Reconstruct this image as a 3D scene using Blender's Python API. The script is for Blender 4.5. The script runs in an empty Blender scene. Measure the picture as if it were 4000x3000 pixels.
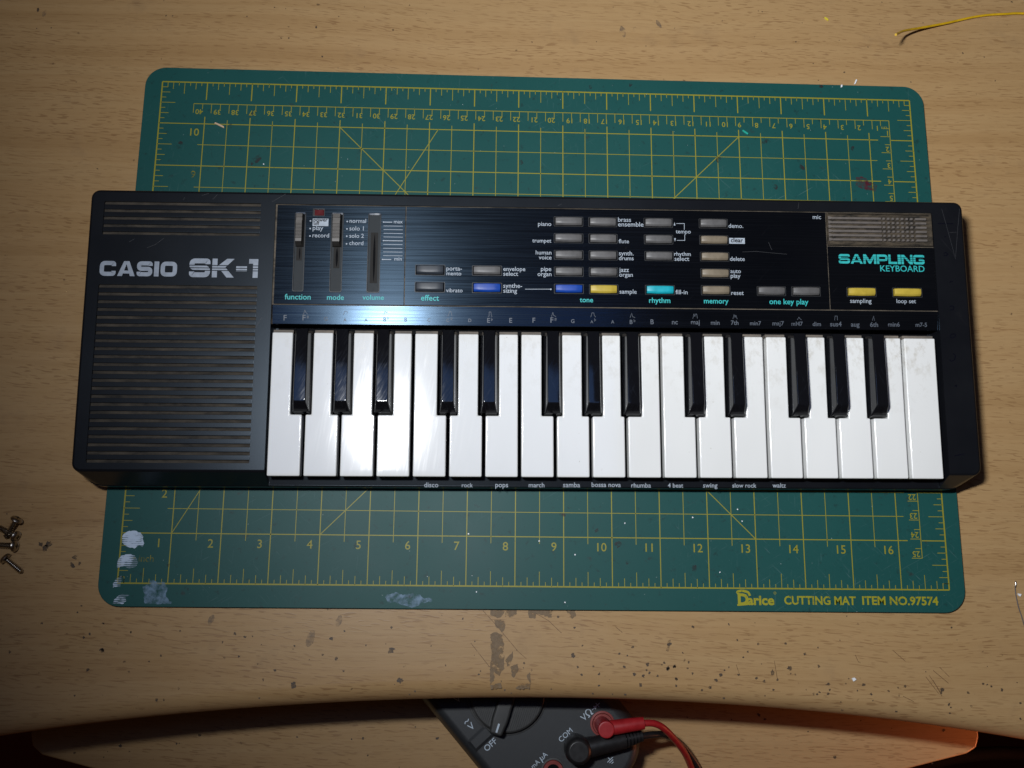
import bpy, bmesh, math, random, json
from mathutils import Matrix, Vector, noise as mnoise

# ---------------------------------------------------------------- camera, world, lamps, exposure
SC = bpy.context.scene
COL = SC.collection
cam_d = bpy.data.cameras.new('camera')
cam_d.sensor_width = 36.0
cam_d.lens = 32.156
cam_d.clip_start = 0.02
cam_d.clip_end = 20.0
cam = bpy.data.objects.new('camera', cam_d)
COL.objects.link(cam)
cam.matrix_world = Matrix(((0.99938, -0.01532, -0.03167, 0.185132),
                           (0.00889, 0.98098, -0.19392, 0.010949),
                           (0.03404, 0.19352, 0.98051, 0.484693),
                           (0, 0, 0, 1)))
SC.camera = cam
wd = bpy.data.worlds.new('World')
SC.world = wd
wd.use_nodes = True
wd.node_tree.nodes['Background'].inputs[0].default_value = (1.0, 0.55, 0.32, 1)
wd.node_tree.nodes['Background'].inputs[1].default_value = 0.020


def area_lamp(name, loc, aim, sx, sy, power, color, spread=180, roll=0.0):
    d = bpy.data.lights.new(name, 'AREA')
    d.shape = 'ELLIPSE' if name == 'desk_lamp' else 'RECTANGLE'
    d.size, d.size_y, d.energy, d.color = sx, sy, power, color
    d.spread = math.radians(spread)
    o = bpy.data.objects.new(name, d)
    COL.objects.link(o)
    o.location = loc
    q = (Vector(aim) - Vector(loc)).to_track_quat('-Z', 'Y')
    o.rotation_euler = q.to_euler()
    return o


area_lamp('desk_lamp', (0.079, 0.112, 0.56), (0.68, 0.41, 0), 0.034, 0.080, 3.32, (0.97, 0.99, 1.0), 144)
area_lamp('blue_sheen_panel', (0.13, 0.120, 0.60), (0.13, 0.121, 0), 0.42, 0.16, 0.26, (0.18, 0.40, 1.0), 180)  # unseen panel light, added for the blue reflection on the black keys
area_lamp('room_lamp', (0.585, -0.145, -0.045), (0.40, -0.10, -0.085), 0.08, 0.05, 0.17, (1.0, 0.30, 0.13), 180)
SC.view_settings.view_transform = 'Standard'
SC.view_settings.look = 'None'
SC.view_settings.exposure = 0.0
SC.view_settings.gamma = 1.0

DATA = json.loads(r'''{"W1":[["play",115.06,120.53,126.33],["record",115.09,123.72,122.41],["normal",134.11,142.67,130.57],["solo 1",134.12,141.55,126.42],["solo 2",134.23,141.73,122.47],["chord",134.28,141.58,118.53],["max",157.19,161.79,130.57],["min",157.88,161.74,110.47]],"D1":[["power",115.33,122.72,131.01],["off",115.4,118.46,129.03]],"T1":[["function",102.05,115.36,89.14],["mode",123.66,132.38,89.17],["volume",141.91,152.98,89.39]],"BUL":[[113.77,131.24],[113.77,127.1],[113.81,123.08],[132.89,131.21],[132.87,127.18],[132.88,123.23],[132.89,119.1]],"BOX":[[114.95,128.51,123.14,132.58],[334.11,121.88,342.44,125.04]],"TICK":[[151.81,131.14,156.34,1],[151.86,129.06,161.89,0],[151.91,127.07,161.94,0],[151.96,125.07,161.98,0],[152.0,123.08,162.02,0],[151.98,121.08,161.99,1],[151.88,119.06,161.92,0],[151.93,116.99,161.96,0],[151.98,115.01,162.0,0],[152.03,112.99,162.04,0],[151.75,110.94,156.25,1]],"W2":[["porta-",184.97,193.06,105.48],["mento",185.06,192.75,102.89],["vibrato",184.94,193.52,93.84],["envelope",214.63,226.14,105.62],["select",214.64,222.37,103.0],["synthe-",214.67,224.46,96.56],["sizing",214.68,221.81,93.93],["piano",232.82,239.8,130.29],["trumpet",229.78,239.77,121.22],["human",231.58,239.84,114.71],["voice",233.18,239.88,112.06],["pipe",234.28,239.71,105.82],["organ",232.53,239.8,103.06],["brass",275.17,282.06,133.13],["ensemble",275.2,288.64,130.57],["flute",275.39,280.78,121.41],["synth.",275.36,283.12,114.77],["drums",275.32,283.08,112.19],["jazz",275.42,280.53,105.79],["organ",275.39,282.53,103.24],["sample",275.41,284.39,94.12],["tempo",305.77,313.72,127.19],["rhythm",304.66,313.39,114.91],["select",304.75,312.51,112.19],["fill-in",304.86,311.19,94.17],["demo.",334.02,341.83,130.62],["delete",334.16,342.04,112.53],["auto",334.2,339.74,105.91],["play",334.23,339.46,103.31],["reset",334.29,340.83,94.13],["mic",379.42,383.91,136.13]],"D2":[["clear",334.87,341.55,122.69]],"T2":[["effect",172.03,181.41,89.27],["tone",254.53,261.49,89.33],["rhythm",290.81,302.01,89.39],["memory",319.66,332.67,89.42],["one key play",354.24,374.99,89.41]],"LINES2":[[[226.05,95.9],[239.19,96.05]],[[306.16,132.55],[310.42,132.61],[310.33,129.25]],[[310.49,126.58],[310.4,123.35],[306.23,123.29]]],"DOT2":[[239.43,96.0]],"TRI":[[[304.76,131.46],[305.65,131.47],[305.25,133.3]],[[304.78,124.45],[305.74,124.46],[305.22,122.63]]],"W3":[["sampling",397.2,408.58,90.54],["loop set",422.0,432.35,90.69]],"T3":[["KEYBOARD",414.32,438.12,107.81]],"SAMP":[392.26,111.82,438.42,116.98],"CASIO":[7.28,100.2,46.55,108.31],"SK1":[52.73,100.2,87.85,110.16],"STRIP":[["F",101.75,103.32,78.23],["F#",111.41,114.72,78.34],["G",122.41,124.23,78.28],["A",132.28,134.02,77.95],["A",143.14,144.8,78.06],["Bb",152.86,155.93,78.17],["B",163.67,165.08,78.28],["C",175.5,177.09,78.23],["C#",185.24,188.58,78.2],["D",196.61,198.23,78.31],["Eb",206.41,209.48,78.08],["E",217.86,219.35,78.19],["F",229.9,231.34,78.31],["F#",239.23,242.5,78.42],["G",249.96,251.74,78.37],["Ab",260.07,263.11,78.39],["A",270.84,272.48,78.38],["Bb",280.59,283.77,78.16],["B",291.45,293.22,78.18],["nc",302.69,305.79,78.2],["maj",312.7,317.31,78.31],["min",323.16,327.78,78.16],["7th",333.74,337.74,78.26],["min7",343.78,349.64,78.15],["maj7",355.68,361.72,78.15],["mM7",365.65,371.7,78.13],["dim",376.93,381.34,78.06],["sus4",386.22,392.29,77.98],["aug",397.24,401.85,77.97],["6th",407.45,411.71,77.95],["min6",417.04,423.26,78.18],["m7-5",431.72,437.83,78.21]],"ENV":[[[111.54,81.48],[111.96,81.48],[112.54,83.54],[113.17,82.26],[114.02,81.51]],[[132.42,81.36],[133.03,83.24],[134.19,83.26],[134.23,81.97]],[[153.03,81.57],[153.65,83.46],[154.33,82.7],[154.99,83.05]],[[185.68,81.27],[186.3,81.38],[186.94,83.74],[187.61,83.74],[188.21,81.3]],[[206.73,81.4],[207.35,81.4],[207.43,83.61],[208.29,83.62],[208.6,81.42],[209.12,81.42]],[[239.77,81.5],[240.45,83.67],[240.97,82.1],[242.17,81.52]],[[260.2,81.41],[260.85,83.69],[261.82,83.7],[262.05,82.57],[262.76,81.44]],[[280.77,81.33],[281.61,83.74],[282.12,81.9],[283.39,81.47]],[[313.67,81.3],[314.28,83.64],[314.72,82.42],[315.23,83.65],[315.7,83.66],[316.15,81.33]],[[334.78,81.26],[335.4,83.57],[335.9,82.09],[336.34,83.21],[337.04,81.29]],[[368.72,81.1],[369.67,82.54],[370.33,81.66],[371.08,81.19]],[[388.62,81.13],[388.85,83.34],[390.03,83.35],[390.1,81.15]],[[408.64,81.16],[409.36,83.43],[409.82,81.17]]],"LEDGE":[["disco",174.66,181.9,-6.38],["rock",193.98,199.65,-6.31],["pops",211.26,217.86,-6.23],["march",228.5,236.63,-6.17],["samba",246.28,255.11,-6.09],["bossa nova",261.12,276.29,-5.91],["rhumba",281.76,291.98,-6.11],["4 beat",300.8,308.84,-6.04],["swing",319.28,326.8,-5.96],["slow rock",334.61,347.21,-5.89],["waltz",355.75,362.78,-5.81]],"BTN":[[168.68,102.6,184.5,108.51,"ink","dark blue grey portamento button"],[168.61,93.51,184.48,99.32,"ink","dark blue grey vibrato button"],[198.24,102.76,214.04,108.38,"grey","grey envelope select button"],[198.33,93.45,214.08,99.18,"blue","blue synthesizing button"],[241.04,130.0,256.77,135.53,"grey","grey piano button"],[241.03,120.91,256.76,126.4,"grey","grey trumpet button"],[241.03,111.84,256.74,117.23,"grey","grey human voice button"],[241.02,102.78,256.72,108.2,"grey","grey pipe organ button"],[241.02,93.58,256.71,98.99,"blue","blue tone button beside the printed line"],[259.34,129.98,274.78,135.45,"grey","grey brass ensemble button"],[259.35,120.88,274.81,126.38,"grey","grey flute button"],[259.35,111.84,274.84,117.23,"grey","grey synth drums button"],[259.36,102.84,274.88,108.19,"grey","grey jazz organ button"],[259.37,93.49,274.9,98.97,"yellow","yellow sample button"],[288.66,130.01,304.38,135.47,"grey","grey tempo up button"],[288.67,120.89,304.35,126.31,"grey","grey tempo down button"],[288.8,111.83,304.35,117.24,"grey","grey rhythm select button"],[288.74,93.55,304.58,98.95,"cyan","turquoise fill-in button"],[318.06,130.04,333.7,135.5,"grey","grey demo button"],[318.1,121.02,333.77,126.37,"tan","tan clear button"],[318.18,111.94,333.95,117.24,"tan","tan delete button"],[318.21,102.79,333.91,108.25,"tan","tan auto play button"],[318.21,93.62,333.98,99.11,"tan","tan reset button"],[347.76,93.64,363.31,98.97,"grey","grey one key play button nearer the reset button"],[366.03,93.61,381.76,99.01,"grey","grey one key play button nearer the divider"],[395.47,93.64,411.5,99.05,"yellow","yellow sampling button"],[419.92,93.61,436.05,99.04,"yellow","yellow loop set button"]],"SLOT":[[105.92,93.56,111.2,135.55],[124.91,93.37,130.77,135.64],[144.05,93.37,150.33,135.62]],"LED":[115.22,134.09,120.8,137.77],"PEN":[[[446.8,134.41],[455.27,134.4]],[[449.93,127.24],[450.71,127.13]],[[448.86,117.72],[449.64,118.53],[450.81,118.05],[450.85,116.95],[449.62,116.51],[448.82,117.11]],[[451.0,101.93],[451.85,102.85],[452.72,102.56]],[[450.09,88.84],[451.2,89.45],[452.36,88.98],[451.94,87.18],[450.16,87.28]],[[449.15,72.81],[449.83,74.13],[451.92,74.33],[452.14,73.14],[450.27,71.93],[449.13,72.51]],[[450.01,63.93],[451.4,62.76],[450.64,60.39],[448.51,59.48],[448.12,60.66]],[[449.81,46.43],[450.77,47.33],[450.68,46.0]],[[447.09,10.37],[452.46,11.26]]],"SCR":[[[449.48,142.68],[452.2,129.42],[455.08,114.75]],[[459.19,142.82],[457.53,132.27],[455.19,116.28]],[[452.8,129.43],[456.75,129.73]],[[340.95,117.42],[348.08,117.82],[356.36,117.14],[364.64,116.51]],[[372.15,144.94],[371.58,141.53]],[[355.1,122.9],[356.71,118.66]],[[57.03,144.05],[60.73,145.36]],[[62.79,141.98],[65.08,144.74]],[[93.58,141.2],[100.44,145.57]],[[21.35,118.5],[23.9,120.21]],[[30.57,115.56],[34.72,117.28],[38.78,120.69]],[[87.92,73.82],[90.85,79.3]],[[47.76,141.36],[48.21,143.07]],[[215.49,108.8],[220.8,113.36]],[[230.73,85.92],[234.56,76.39]],[[243.27,141.21],[245.24,142.26]],[[222.7,139.38],[222.98,118.15]]],"DABS":[[[0.4,21.74],[0.53,23.86],[2.04,25.53],[4.31,26.5],[7.16,26.29],[9.59,25.51],[10.93,23.73],[10.81,22.31],[11.86,19.97],[11.14,18.55],[9.21,19.0],[6.98,17.67],[4.12,18.02],[1.66,19.17],[0.6,20.57]],[[-0.8,9.09],[-0.69,11.42],[0.76,13.53],[3.01,14.63],[6.79,14.39],[8.84,12.44],[9.52,10.11],[8.29,8.0],[5.54,7.28],[2.63,8.42],[-0.59,7.79]],[[-2.1,-2.28],[-1.98,0.03],[-0.54,2.12],[2.11,3.86],[2.03,2.15],[1.89,-1.55],[-0.18,-1.8]],[[-1.19,-10.09],[-1.18,-8.71],[0.51,-6.86],[2.48,-5.47],[6.72,-5.9],[4.47,-6.83],[5.1,-8.67],[3.85,-10.28]]],"SMEAR":[[[13.14,-1.93],[15.49,0.64],[18.18,2.05],[20.17,0.68],[23.93,0.48],[25.67,-2.52],[24.96,-6.44],[27.99,-9.18],[28.52,-10.0],[21.07,-10.15],[14.77,-10.11],[14.19,-6.07]],[[136.57,-6.24],[137.27,-4.35],[141.88,-3.56],[146.55,-4.65],[150.39,-3.87],[154.27,-4.59],[155.86,-6.09],[160.12,-6.44],[160.55,-7.94],[155.93,-8.73],[150.6,-11.03],[146.72,-10.3],[142.82,-8.83],[138.19,-8.49]]],"WHITE_MAT":[[183.39,-2.97],[229.19,-7.86],[215.71,23.31],[296.96,36.41],[321.06,40.9],[323.26,34.72],[310.46,8.11],[178.77,26.6],[234.55,16.41],[260.9,32.98],[60.12,230.49]],"GLUE":[[[190.51,-12.02],[198.18,-11.97],[197.61,-14.3],[195.83,-16.06],[193.44,-15.78],[190.73,-14.35]],[[198.48,-11.97],[204.78,-11.92],[204.2,-14.25],[203.01,-15.42],[198.52,-15.17]],[[210.18,-11.88],[223.4,-11.78],[222.5,-15.29],[221.0,-15.59],[214.69,-13.6],[214.4,-16.22],[210.8,-16.12]],[[230.32,-12.32],[234.54,-11.7],[235.43,-14.9],[233.32,-16.08],[231.22,-14.64]],[[192.86,-17.24],[196.14,-16.92],[197.94,-17.49],[198.46,-20.96],[196.81,-23.28],[195.29,-21.27],[193.49,-20.42]],[[190.86,-24.19],[193.53,-23.02],[196.83,-24.72],[198.07,-29.61],[197.81,-33.62],[198.43,-35.9],[198.19,-41.03],[195.57,-45.02],[192.88,-42.76],[193.24,-47.29],[191.19,-49.0],[190.7,-42.77],[191.33,-37.08],[191.39,-32.51]],[[198.74,-36.47],[202.86,-32.33],[202.89,-35.88],[200.84,-39.88],[199.67,-40.45]],[[201.44,-39.88],[204.99,-39.0],[205.43,-42.13],[203.26,-45.55],[202.08,-45.27]],[[190.9,-49.28],[196.5,-48.41],[196.82,-50.67],[191.52,-51.54]],[[203.9,-50.63],[206.84,-48.64],[211.57,-48.34],[210.99,-51.17],[205.08,-51.19]],[[209.77,-43.81],[211.54,-42.67],[212.16,-48.33],[210.97,-48.34]],[[282.52,-26.78],[284.34,-26.48],[283.34,-30.24],[282.99,-32.26],[281.8,-31.98]]],"SPOT":[[283.26,-28.7,1.23],[285.93,-39.56,0.97],[282.54,-40.62,1.05],[286.61,-45.79,0.79],[286.52,-49.14,0.7],[304.08,-49.85,0.88],[299.85,-51.22,0.7],[309.75,-43.84,0.88],[307.14,-46.25,1.05],[314.1,-39.81,0.53],[311.94,-41.42,0.53],[319.01,-43.63,0.79],[321.89,-34.94,0.53],[319.1,-26.29,0.53],[328.21,-45.19,0.79],[332.19,-46.61,0.79],[336.78,-42.26,1.23],[339.13,-46.09,0.79],[345.59,-40.12,1.23],[348.56,-43.24,0.62],[361.07,-39.16,0.79],[354.18,-33.14,0.79],[336.79,-50.98,0.7],[332.45,-53.94,0.53],[311.43,-55.22,0.7],[365.63,-48.05,1.05],[366.06,-50.84,0.62],[365.19,-52.76,0.88],[357.75,-53.04,0.7],[359.43,-53.11,0.62],[360.76,-51.99,0.53],[374.8,-47.69,0.53],[384.01,-48.12,0.88],[380.51,-51.1,0.53],[387.5,-52.83,0.7],[396.85,-51.27,0.62],[401.98,-49.56,0.53],[405.69,-48.82,0.7],[402.12,-53.48,0.53],[425.13,-50.5,1.05],[424.32,-52.1,0.7],[427.93,-57.68,0.97],[428.81,-59.27,0.7],[428.15,-62.06,0.62],[438.56,-51.88,0.79],[439.67,-58.59,0.7],[446.91,-47.42,0.62],[449.01,-47.82,0.53],[451.06,-48.77,0.62],[456.47,-50.36,0.97],[465.65,-56.97,0.7],[464.87,-64.71,0.62],[400.69,-61.37,0.79],[373.29,-61.07,0.62],[314.9,-18.5,0.7],[295.76,-19.69,0.53],[329.8,-28.17,0.7],[344.25,-27.92,0.7],[361.17,-29.85,0.44],[377.35,-13.8,0.44],[295.07,-43.11,0.62],[290.31,-32.86,0.53],[208.37,-38.47,0.63],[212.24,-41.81,0.57],[237.96,-44.07,0.75],[247.01,-43.62,0.82],[243.95,-39.82,0.57],[235.9,-40.15,0.69],[259.94,-40.02,0.88],[257.47,-33.45,0.69],[261.65,-34.34,0.5],[264.53,-30.07,0.82],[233.54,-34.56,1.13],[238.35,-29.65,0.63],[234.38,-20.72,0.57],[225.93,-15.26,0.63],[271.75,-38.64,1.0],[272.86,-42.81,0.75],[269.55,-44.36,0.88],[265.08,-43.53,0.88],[268.15,-48.92,1.0],[282.48,-40.87,1.0],[285.81,-39.71,0.82],[280.76,-37.91,0.69],[279.36,-38.77,0.5],[286.73,-45.88,0.82],[286.46,-49.12,0.69],[271.4,-41.5,0.63],[277.02,-44.33,0.69],[260.57,-53.66,0.82],[254.04,-53.68,0.5],[243.84,-53.28,0.63],[222.4,-51.11,0.5],[246.84,-49.3,0.57],[304.08,-49.89,0.75],[299.85,-51.33,0.63],[296.3,-20.02,0.57],[185.22,-44.11,0.57],[186.08,-42.4,0.44],[201.98,-53.46,0.44],[198.6,-51.79,0.5],[292.69,-40.53,0.57],[60.63,-24.79,0.75],[65.71,-26.41,0.85],[69.47,-25.99,0.53],[105.54,-34.88,0.75],[81.91,-42.7,0.85],[76.24,-47.13,0.75],[73.01,-39.59,0.53],[91.42,-49.82,1.81],[-5.63,-33.31,1.28],[-11.87,-42.9,0.96],[8.76,-43.56,0.64],[140.05,-21.15,0.75],[109.65,-26.81,0.96],[112.61,-36.77,0.85],[23.62,-57.04,0.85],[27.23,-57.03,0.64],[152.87,-52.5,0.64],[150.14,-54.32,0.53],[55.98,-36.6,0.53],[8.03,-24.35,0.53],[-51.36,-34.34,0.75],[-6.19,-20.09,0.64],[140.43,-32.26,1.92],[145.43,-47.18,1.6],[91.06,-30.61,0.53],[-37.97,19.07,2.26],[-39.18,17.18,1.51],[-23.9,12.63,1.11],[-21.03,9.84,1.0],[-24.67,8.64,1.41],[-41.73,19.04,1.51],[-60.64,34.47,0.5],[8.11,-24.19,0.5],[-5.21,-33.26,1.26],[-5.98,-20.09,0.5],[-17.99,-11.47,0.5],[395.53,297.93,0.63],[467.84,312.43,0.63],[501.07,347.35,0.75],[379.66,292.27,0.38],[372.0,329.46,0.31],[-75.8,324.2,1.21],[-2.44,322.56,0.5],[49.26,287.53,0.6],[-32.49,226.57,0.6],[64.89,310.34,0.9],[69.16,310.47,0.5],[84.64,317.84,0.7],[88.99,299.23,0.6]],"DSCR":[[[317.95,-38.58],[319.44,-43.39]],[[337.9,-36.46],[339.13,-46.09]],[[393.81,-57.02],[401.76,-63.98]],[[404.21,-53.79],[409.94,-56.56]],[[416.87,-44.11],[423.4,-52.91]],[[418.65,-43.29],[424.32,-52.1]],[[420.98,-40.86],[428.56,-47.27]],[[400.37,-30.84],[406.8,-36.49]],[[380.55,-33.39],[382.02,-37.03]],[[420.58,-45.7],[424.61,-53.7]],[[424.53,-39.22],[429.26,-44.05]],[[186.81,-12.34],[193.48,-19.26],[199.52,-26.15],[205.54,-33.0],[209.42,-36.13]],[[213.79,-13.31],[221.0,-17.33],[227.6,-23.37]],[[255.25,-19.71],[259.12,-22.88]],[[180.81,-28.56],[190.78,-40.5]]],"DLITE":[[[39.2,-17.34],[46.88,-20.21]],[[42.05,-22.19],[51.25,-25.72]]],"EDGE":[[-56.21,-76.22],[-40.3,-74.25],[-20.35,-71.23],[7.72,-67.79],[32.53,-64.97],[51.23,-63.72],[96.12,-60.47],[162.91,-57.3],[221.54,-56.66],[257.83,-57.25],[309.63,-59.05],[359.37,-62.55],[410.48,-68.02],[447.62,-73.2],[471.22,-76.22]],"MET":{"o":[185.42,-98.4],"ang":0.7242796954862305}}''')
rng = random.Random(7)
MM = 0.001


# ---------------------------------------------------------------- materials
class NT:
    def __init__(s, name):
        s.m = bpy.data.materials.new(name)
        s.m.use_nodes = True
        s.t = s.m.node_tree
        s.b = s.t.nodes['Principled BSDF']
        s.out = s.t.nodes['Material Output']
        s.tc = s.n('ShaderNodeTexCoord')

    def n(s, typ, **kw):
        x = s.t.nodes.new(typ)
        for k, v in kw.items():
            setattr(x, k, v)
        return x

    def l(s, a, b):
        s.t.links.new(a, b)

    def map(s, sc=(1, 1, 1), rot=(0, 0, 0), loc=(0, 0, 0), vec=None):
        if any(rot):
            y = s.n('ShaderNodeMapping')
            y.inputs['Rotation'].default_value = rot
            s.l(vec or s.tc.outputs['Object'], y.inputs[0])
            vec = y.outputs[0]
        x = s.n('ShaderNodeMapping')
        x.inputs['Scale'].default_value = sc
        x.inputs['Location'].default_value = loc
        s.l(vec or s.tc.outputs['Object'], x.inputs[0])
        return x.outputs[0]

    def noise(s, sc=(1, 1, 1), detail=3, rough=0.5, rot=(0, 0, 0), loc=(0, 0, 0), dist=0.0, vec=None):
        x = s.n('ShaderNodeTexNoise')
        x.inputs['Scale'].default_value = 1.0
        x.inputs['Detail'].default_value = detail
        x.inputs['Roughness'].default_value = rough
        x.inputs['Distortion'].default_value = dist
        s.l(s.map(sc, rot, loc, vec), x.inputs['Vector'])
        return x.outputs[0]

    def ramp(s, fac, stops):
        x = s.n('ShaderNodeValToRGB')
        e = x.color_ramp.elements
        while len(e) < len(stops):
            e.new(0.5)
        for el, (p, c) in zip(e, stops):
            el.position = p
            el.color = (*c, 1) if len(c) == 3 else c
        s.l(fac, x.inputs[0])
        return x.outputs[0]

    def rng(s, fac, a, b, c, d):
        x = s.n('ShaderNodeMapRange')
        for i, v in enumerate((a, b, c, d)):
            x.inputs[i + 1].default_value = v
        s.l(fac, x.inputs[0])
        return x.outputs[0]

    def mix(s, fac, a, b, mode='MIX'):
        x = s.n('ShaderNodeMix', data_type='RGBA', blend_type=mode)
        for sock, v in ((x.inputs[0], fac), (x.inputs[6], a), (x.inputs[7], b)):
            if isinstance(v, (int, float)):
                sock.default_value = v
            elif isinstance(v, tuple):
                sock.default_value = (*v, 1)
            else:
                s.l(v, sock)
        return x.outputs[2]

    def math(s, op, a, b=None):
        x = s.n('ShaderNodeMath', operation=op)
        for i, v in enumerate((a, b)):
            if v is None:
                continue
            if isinstance(v, (int, float)):
                x.inputs[i].default_value = v
            else:
                s.l(v, x.inputs[i])
        return x.outputs[0]

    def set(s, col=None, rough=None, metal=None, spec=None, alpha=None):
        for nm, v in (('Base Color', col), ('Roughness', rough), ('Metallic', metal), ('Specular IOR Level', spec), ('Alpha', alpha)):
            if v is None:
                continue
            k = s.b.inputs[nm]
            if isinstance(v, tuple):
                k.default_value = (*v, 1)
            elif isinstance(v, (int, float)):
                k.default_value = v
            else:
                s.l(v, k)
        return s

    def bump(s, h, strength=0.2, dist=0.0003):
        x = s.n('ShaderNodeBump')
        x.inputs['Strength'].default_value = strength
        x.inputs['Distance'].default_value = dist
        s.l(h, x.inputs['Height'])
        s.l(x.outputs[0], s.b.inputs['Normal'])
        return s


M = {}


def plain(name, col, rough=0.5, metal=0.0, spec=0.5, var=0.12, scale=300, bump=0.0):
    t = NT(name)
    f = t.noise((scale,) * 3, 4)
    c2 = tuple(min(1, c * (1 - var)) for c in col)
    c3 = tuple(min(1, c * (1 + var)) for c in col)
    t.set(t.ramp(f, [(0.3, c2), (0.7, c3)]), t.rng(f, 0.3, 0.7, max(0.02, rough - 0.05), rough + 0.05), metal, spec)
    if bump:
        t.bump(t.noise((scale * 8,) * 3, 2), bump)
    M[name] = t.m
    return t


def wood(name):
    t = NT(name)
    warp = t.noise((4.0, 9.0, 1), 2, 0.5)
    wv = t.math('MULTIPLY', t.math('SUBTRACT', warp, 0.5), 0.026)
    cb = t.n('ShaderNodeCombineXYZ')
    t.l(wv, cb.inputs[1])
    va = t.n('ShaderNodeVectorMath', operation='ADD')
    t.l(t.tc.outputs['Object'], va.inputs[0])
    t.l(cb.outputs[0], va.inputs[1])
    v = va.outputs[0]
    bands = t.noise((1.3, 75, 1), 4, 0.6, vec=v)
    fine = t.noise((14, 620, 1), 3, 0.65, vec=v)
    tone = t.noise((3.0, 10.0, 1), 2, 0.5)
    c = t.ramp(bands, [(0.30, (0.325, 0.193, 0.081)), (0.48, (0.39, 0.243, 0.110)), (0.62, (0.40, 0.256, 0.119)), (0.75, (0.346, 0.207, 0.089))])
    c = t.mix(t.rng(fine, 0.35, 0.7, 0.0, 0.4), c, (0.302, 0.177, 0.074))
    c = t.mix(t.rng(tone, 0.4, 0.75, 0.0, 0.22), c, (0.445, 0.30, 0.155))
    # short dark vessel flecks of beech
    fl = t.noise((165, 1250, 1), 0.6, 0.4, rot=(0, 0, 0.06), vec=v)
    fm = t.noise((14, 60, 1), 2, 0.5, vec=v, loc=(3, 7, 0))
    ff = t.math('MULTIPLY', t.rng(fl, 0.615, 0.68, 0, 1), t.rng(fm, 0.36, 0.58, 0.2, 1))
    c = t.mix(t.math('MULTIPLY', ff, 0.38), c, (0.13, 0.052, 0.018))
    fl2 = t.noise((95, 1500, 1), 0.6, 0.4, rot=(0, 0, 0.03), loc=(11, 5, 0), vec=v)
    c = t.mix(t.rng(fl2, 0.64, 0.72, 0, 0.26), c, (0.17, 0.075, 0.026))
    # grime
    g = t.noise((38, 38, 1), 5, 0.65, loc=(2, 9, 0))
    c = t.mix(t.rng(g, 0.60, 0.80, 0, 0.35), c, (0.16, 0.10, 0.055))
    sp = t.noise((260, 260, 1), 2, 0.5, loc=(5, 1, 0))
    c = t.mix(t.rng(sp, 0.74, 0.80, 0, 0.7), c, (0.06, 0.035, 0.02))
    t.set(c, t.rng(g, 0.3, 0.8, 0.34, 0.52), 0, 0.35)
    t.bump(t.math('ADD', fine, ff), 0.10, 0.0002)
    M[name] = t.m


def case_black():
    t = NT('black_case_plastic')
    f = t.noise((35, 35, 35), 5, 0.6)
    g = t.noise((9, 9, 9), 3, 0.5, loc=(4, 2, 1))
    c = t.ramp(f, [(0.3, (0.0052, 0.0058, 0.0080)), (0.75, (0.0082, 0.0088, 0.0112))])
    d = t.noise((60, 60, 60), 6, 0.7, loc=(8, 1, 3))
    c = t.mix(t.rng(d, 0.64, 0.85, 0, 0.30), c, (0.028, 0.027, 0.027))
    # fine straight rubbing scratches
    s1 = t.noise((40, 1600, 40), 2, 0.5, rot=(0, 0, 0.9))
    c = t.mix(t.rng(s1, 0.71, 0.78, 0, 0.22), c, (0.05, 0.052, 0.06))
    t.set(c, t.rng(g, 0.3, 0.7, 0.28, 0.36), 0, 0.40)
    t.b.inputs['Specular Tint'].default_value = (0.72, 0.87, 1.0, 1)
    t.bump(t.noise((2600, 2600, 2600), 2), 0.12, 0.0001)
    M['black_case_plastic'] = t.m


def brushed_black(name, sp=0.5, r0=0.20, r1=0.32):
    t = NT(name)
    st = t.noise((18, 2600, 30), 3, 0.6)
    g = t.noise((14, 14, 14), 5, 0.6)
    s2 = t.noise((50, 1300, 50), 2, 0.5, rot=(0, 0, -0.85))
    c = t.ramp(g, [(0.3, (0.0022, 0.0026, 0.0040)), (0.75, (0.0042, 0.0046, 0.006))])
    c = t.mix(t.rng(st, 0.5, 0.75, 0, 0.5), c, (0.007, 0.0075, 0.010))
    c = t.mix(t.rng(s2, 0.72, 0.79, 0, 0.2), c, (0.04, 0.042, 0.05))
    dd = t.noise((90, 90, 90), 4, 0.6, loc=(1, 5, 3))
    c = t.mix(t.rng(dd, 0.70, 0.80, 0, 0.35), c, (0.05, 0.046, 0.04))
    t.set(c, t.rng(st, 0.35, 0.65, r0, r1), 0, sp)
    t.b.inputs['Specular Tint'].default_value = (0.45, 0.70, 1.0, 1)
    t.b.inputs['Anisotropic'].default_value = 0.72
    cv = t.n('ShaderNodeCombineXYZ')
    cv.inputs[1].default_value = 1.0
    t.l(cv.outputs[0], t.b.inputs['Tangent'])
    t.bump(st, 0.12, 0.0001)
    M[name] = t.m


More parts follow.
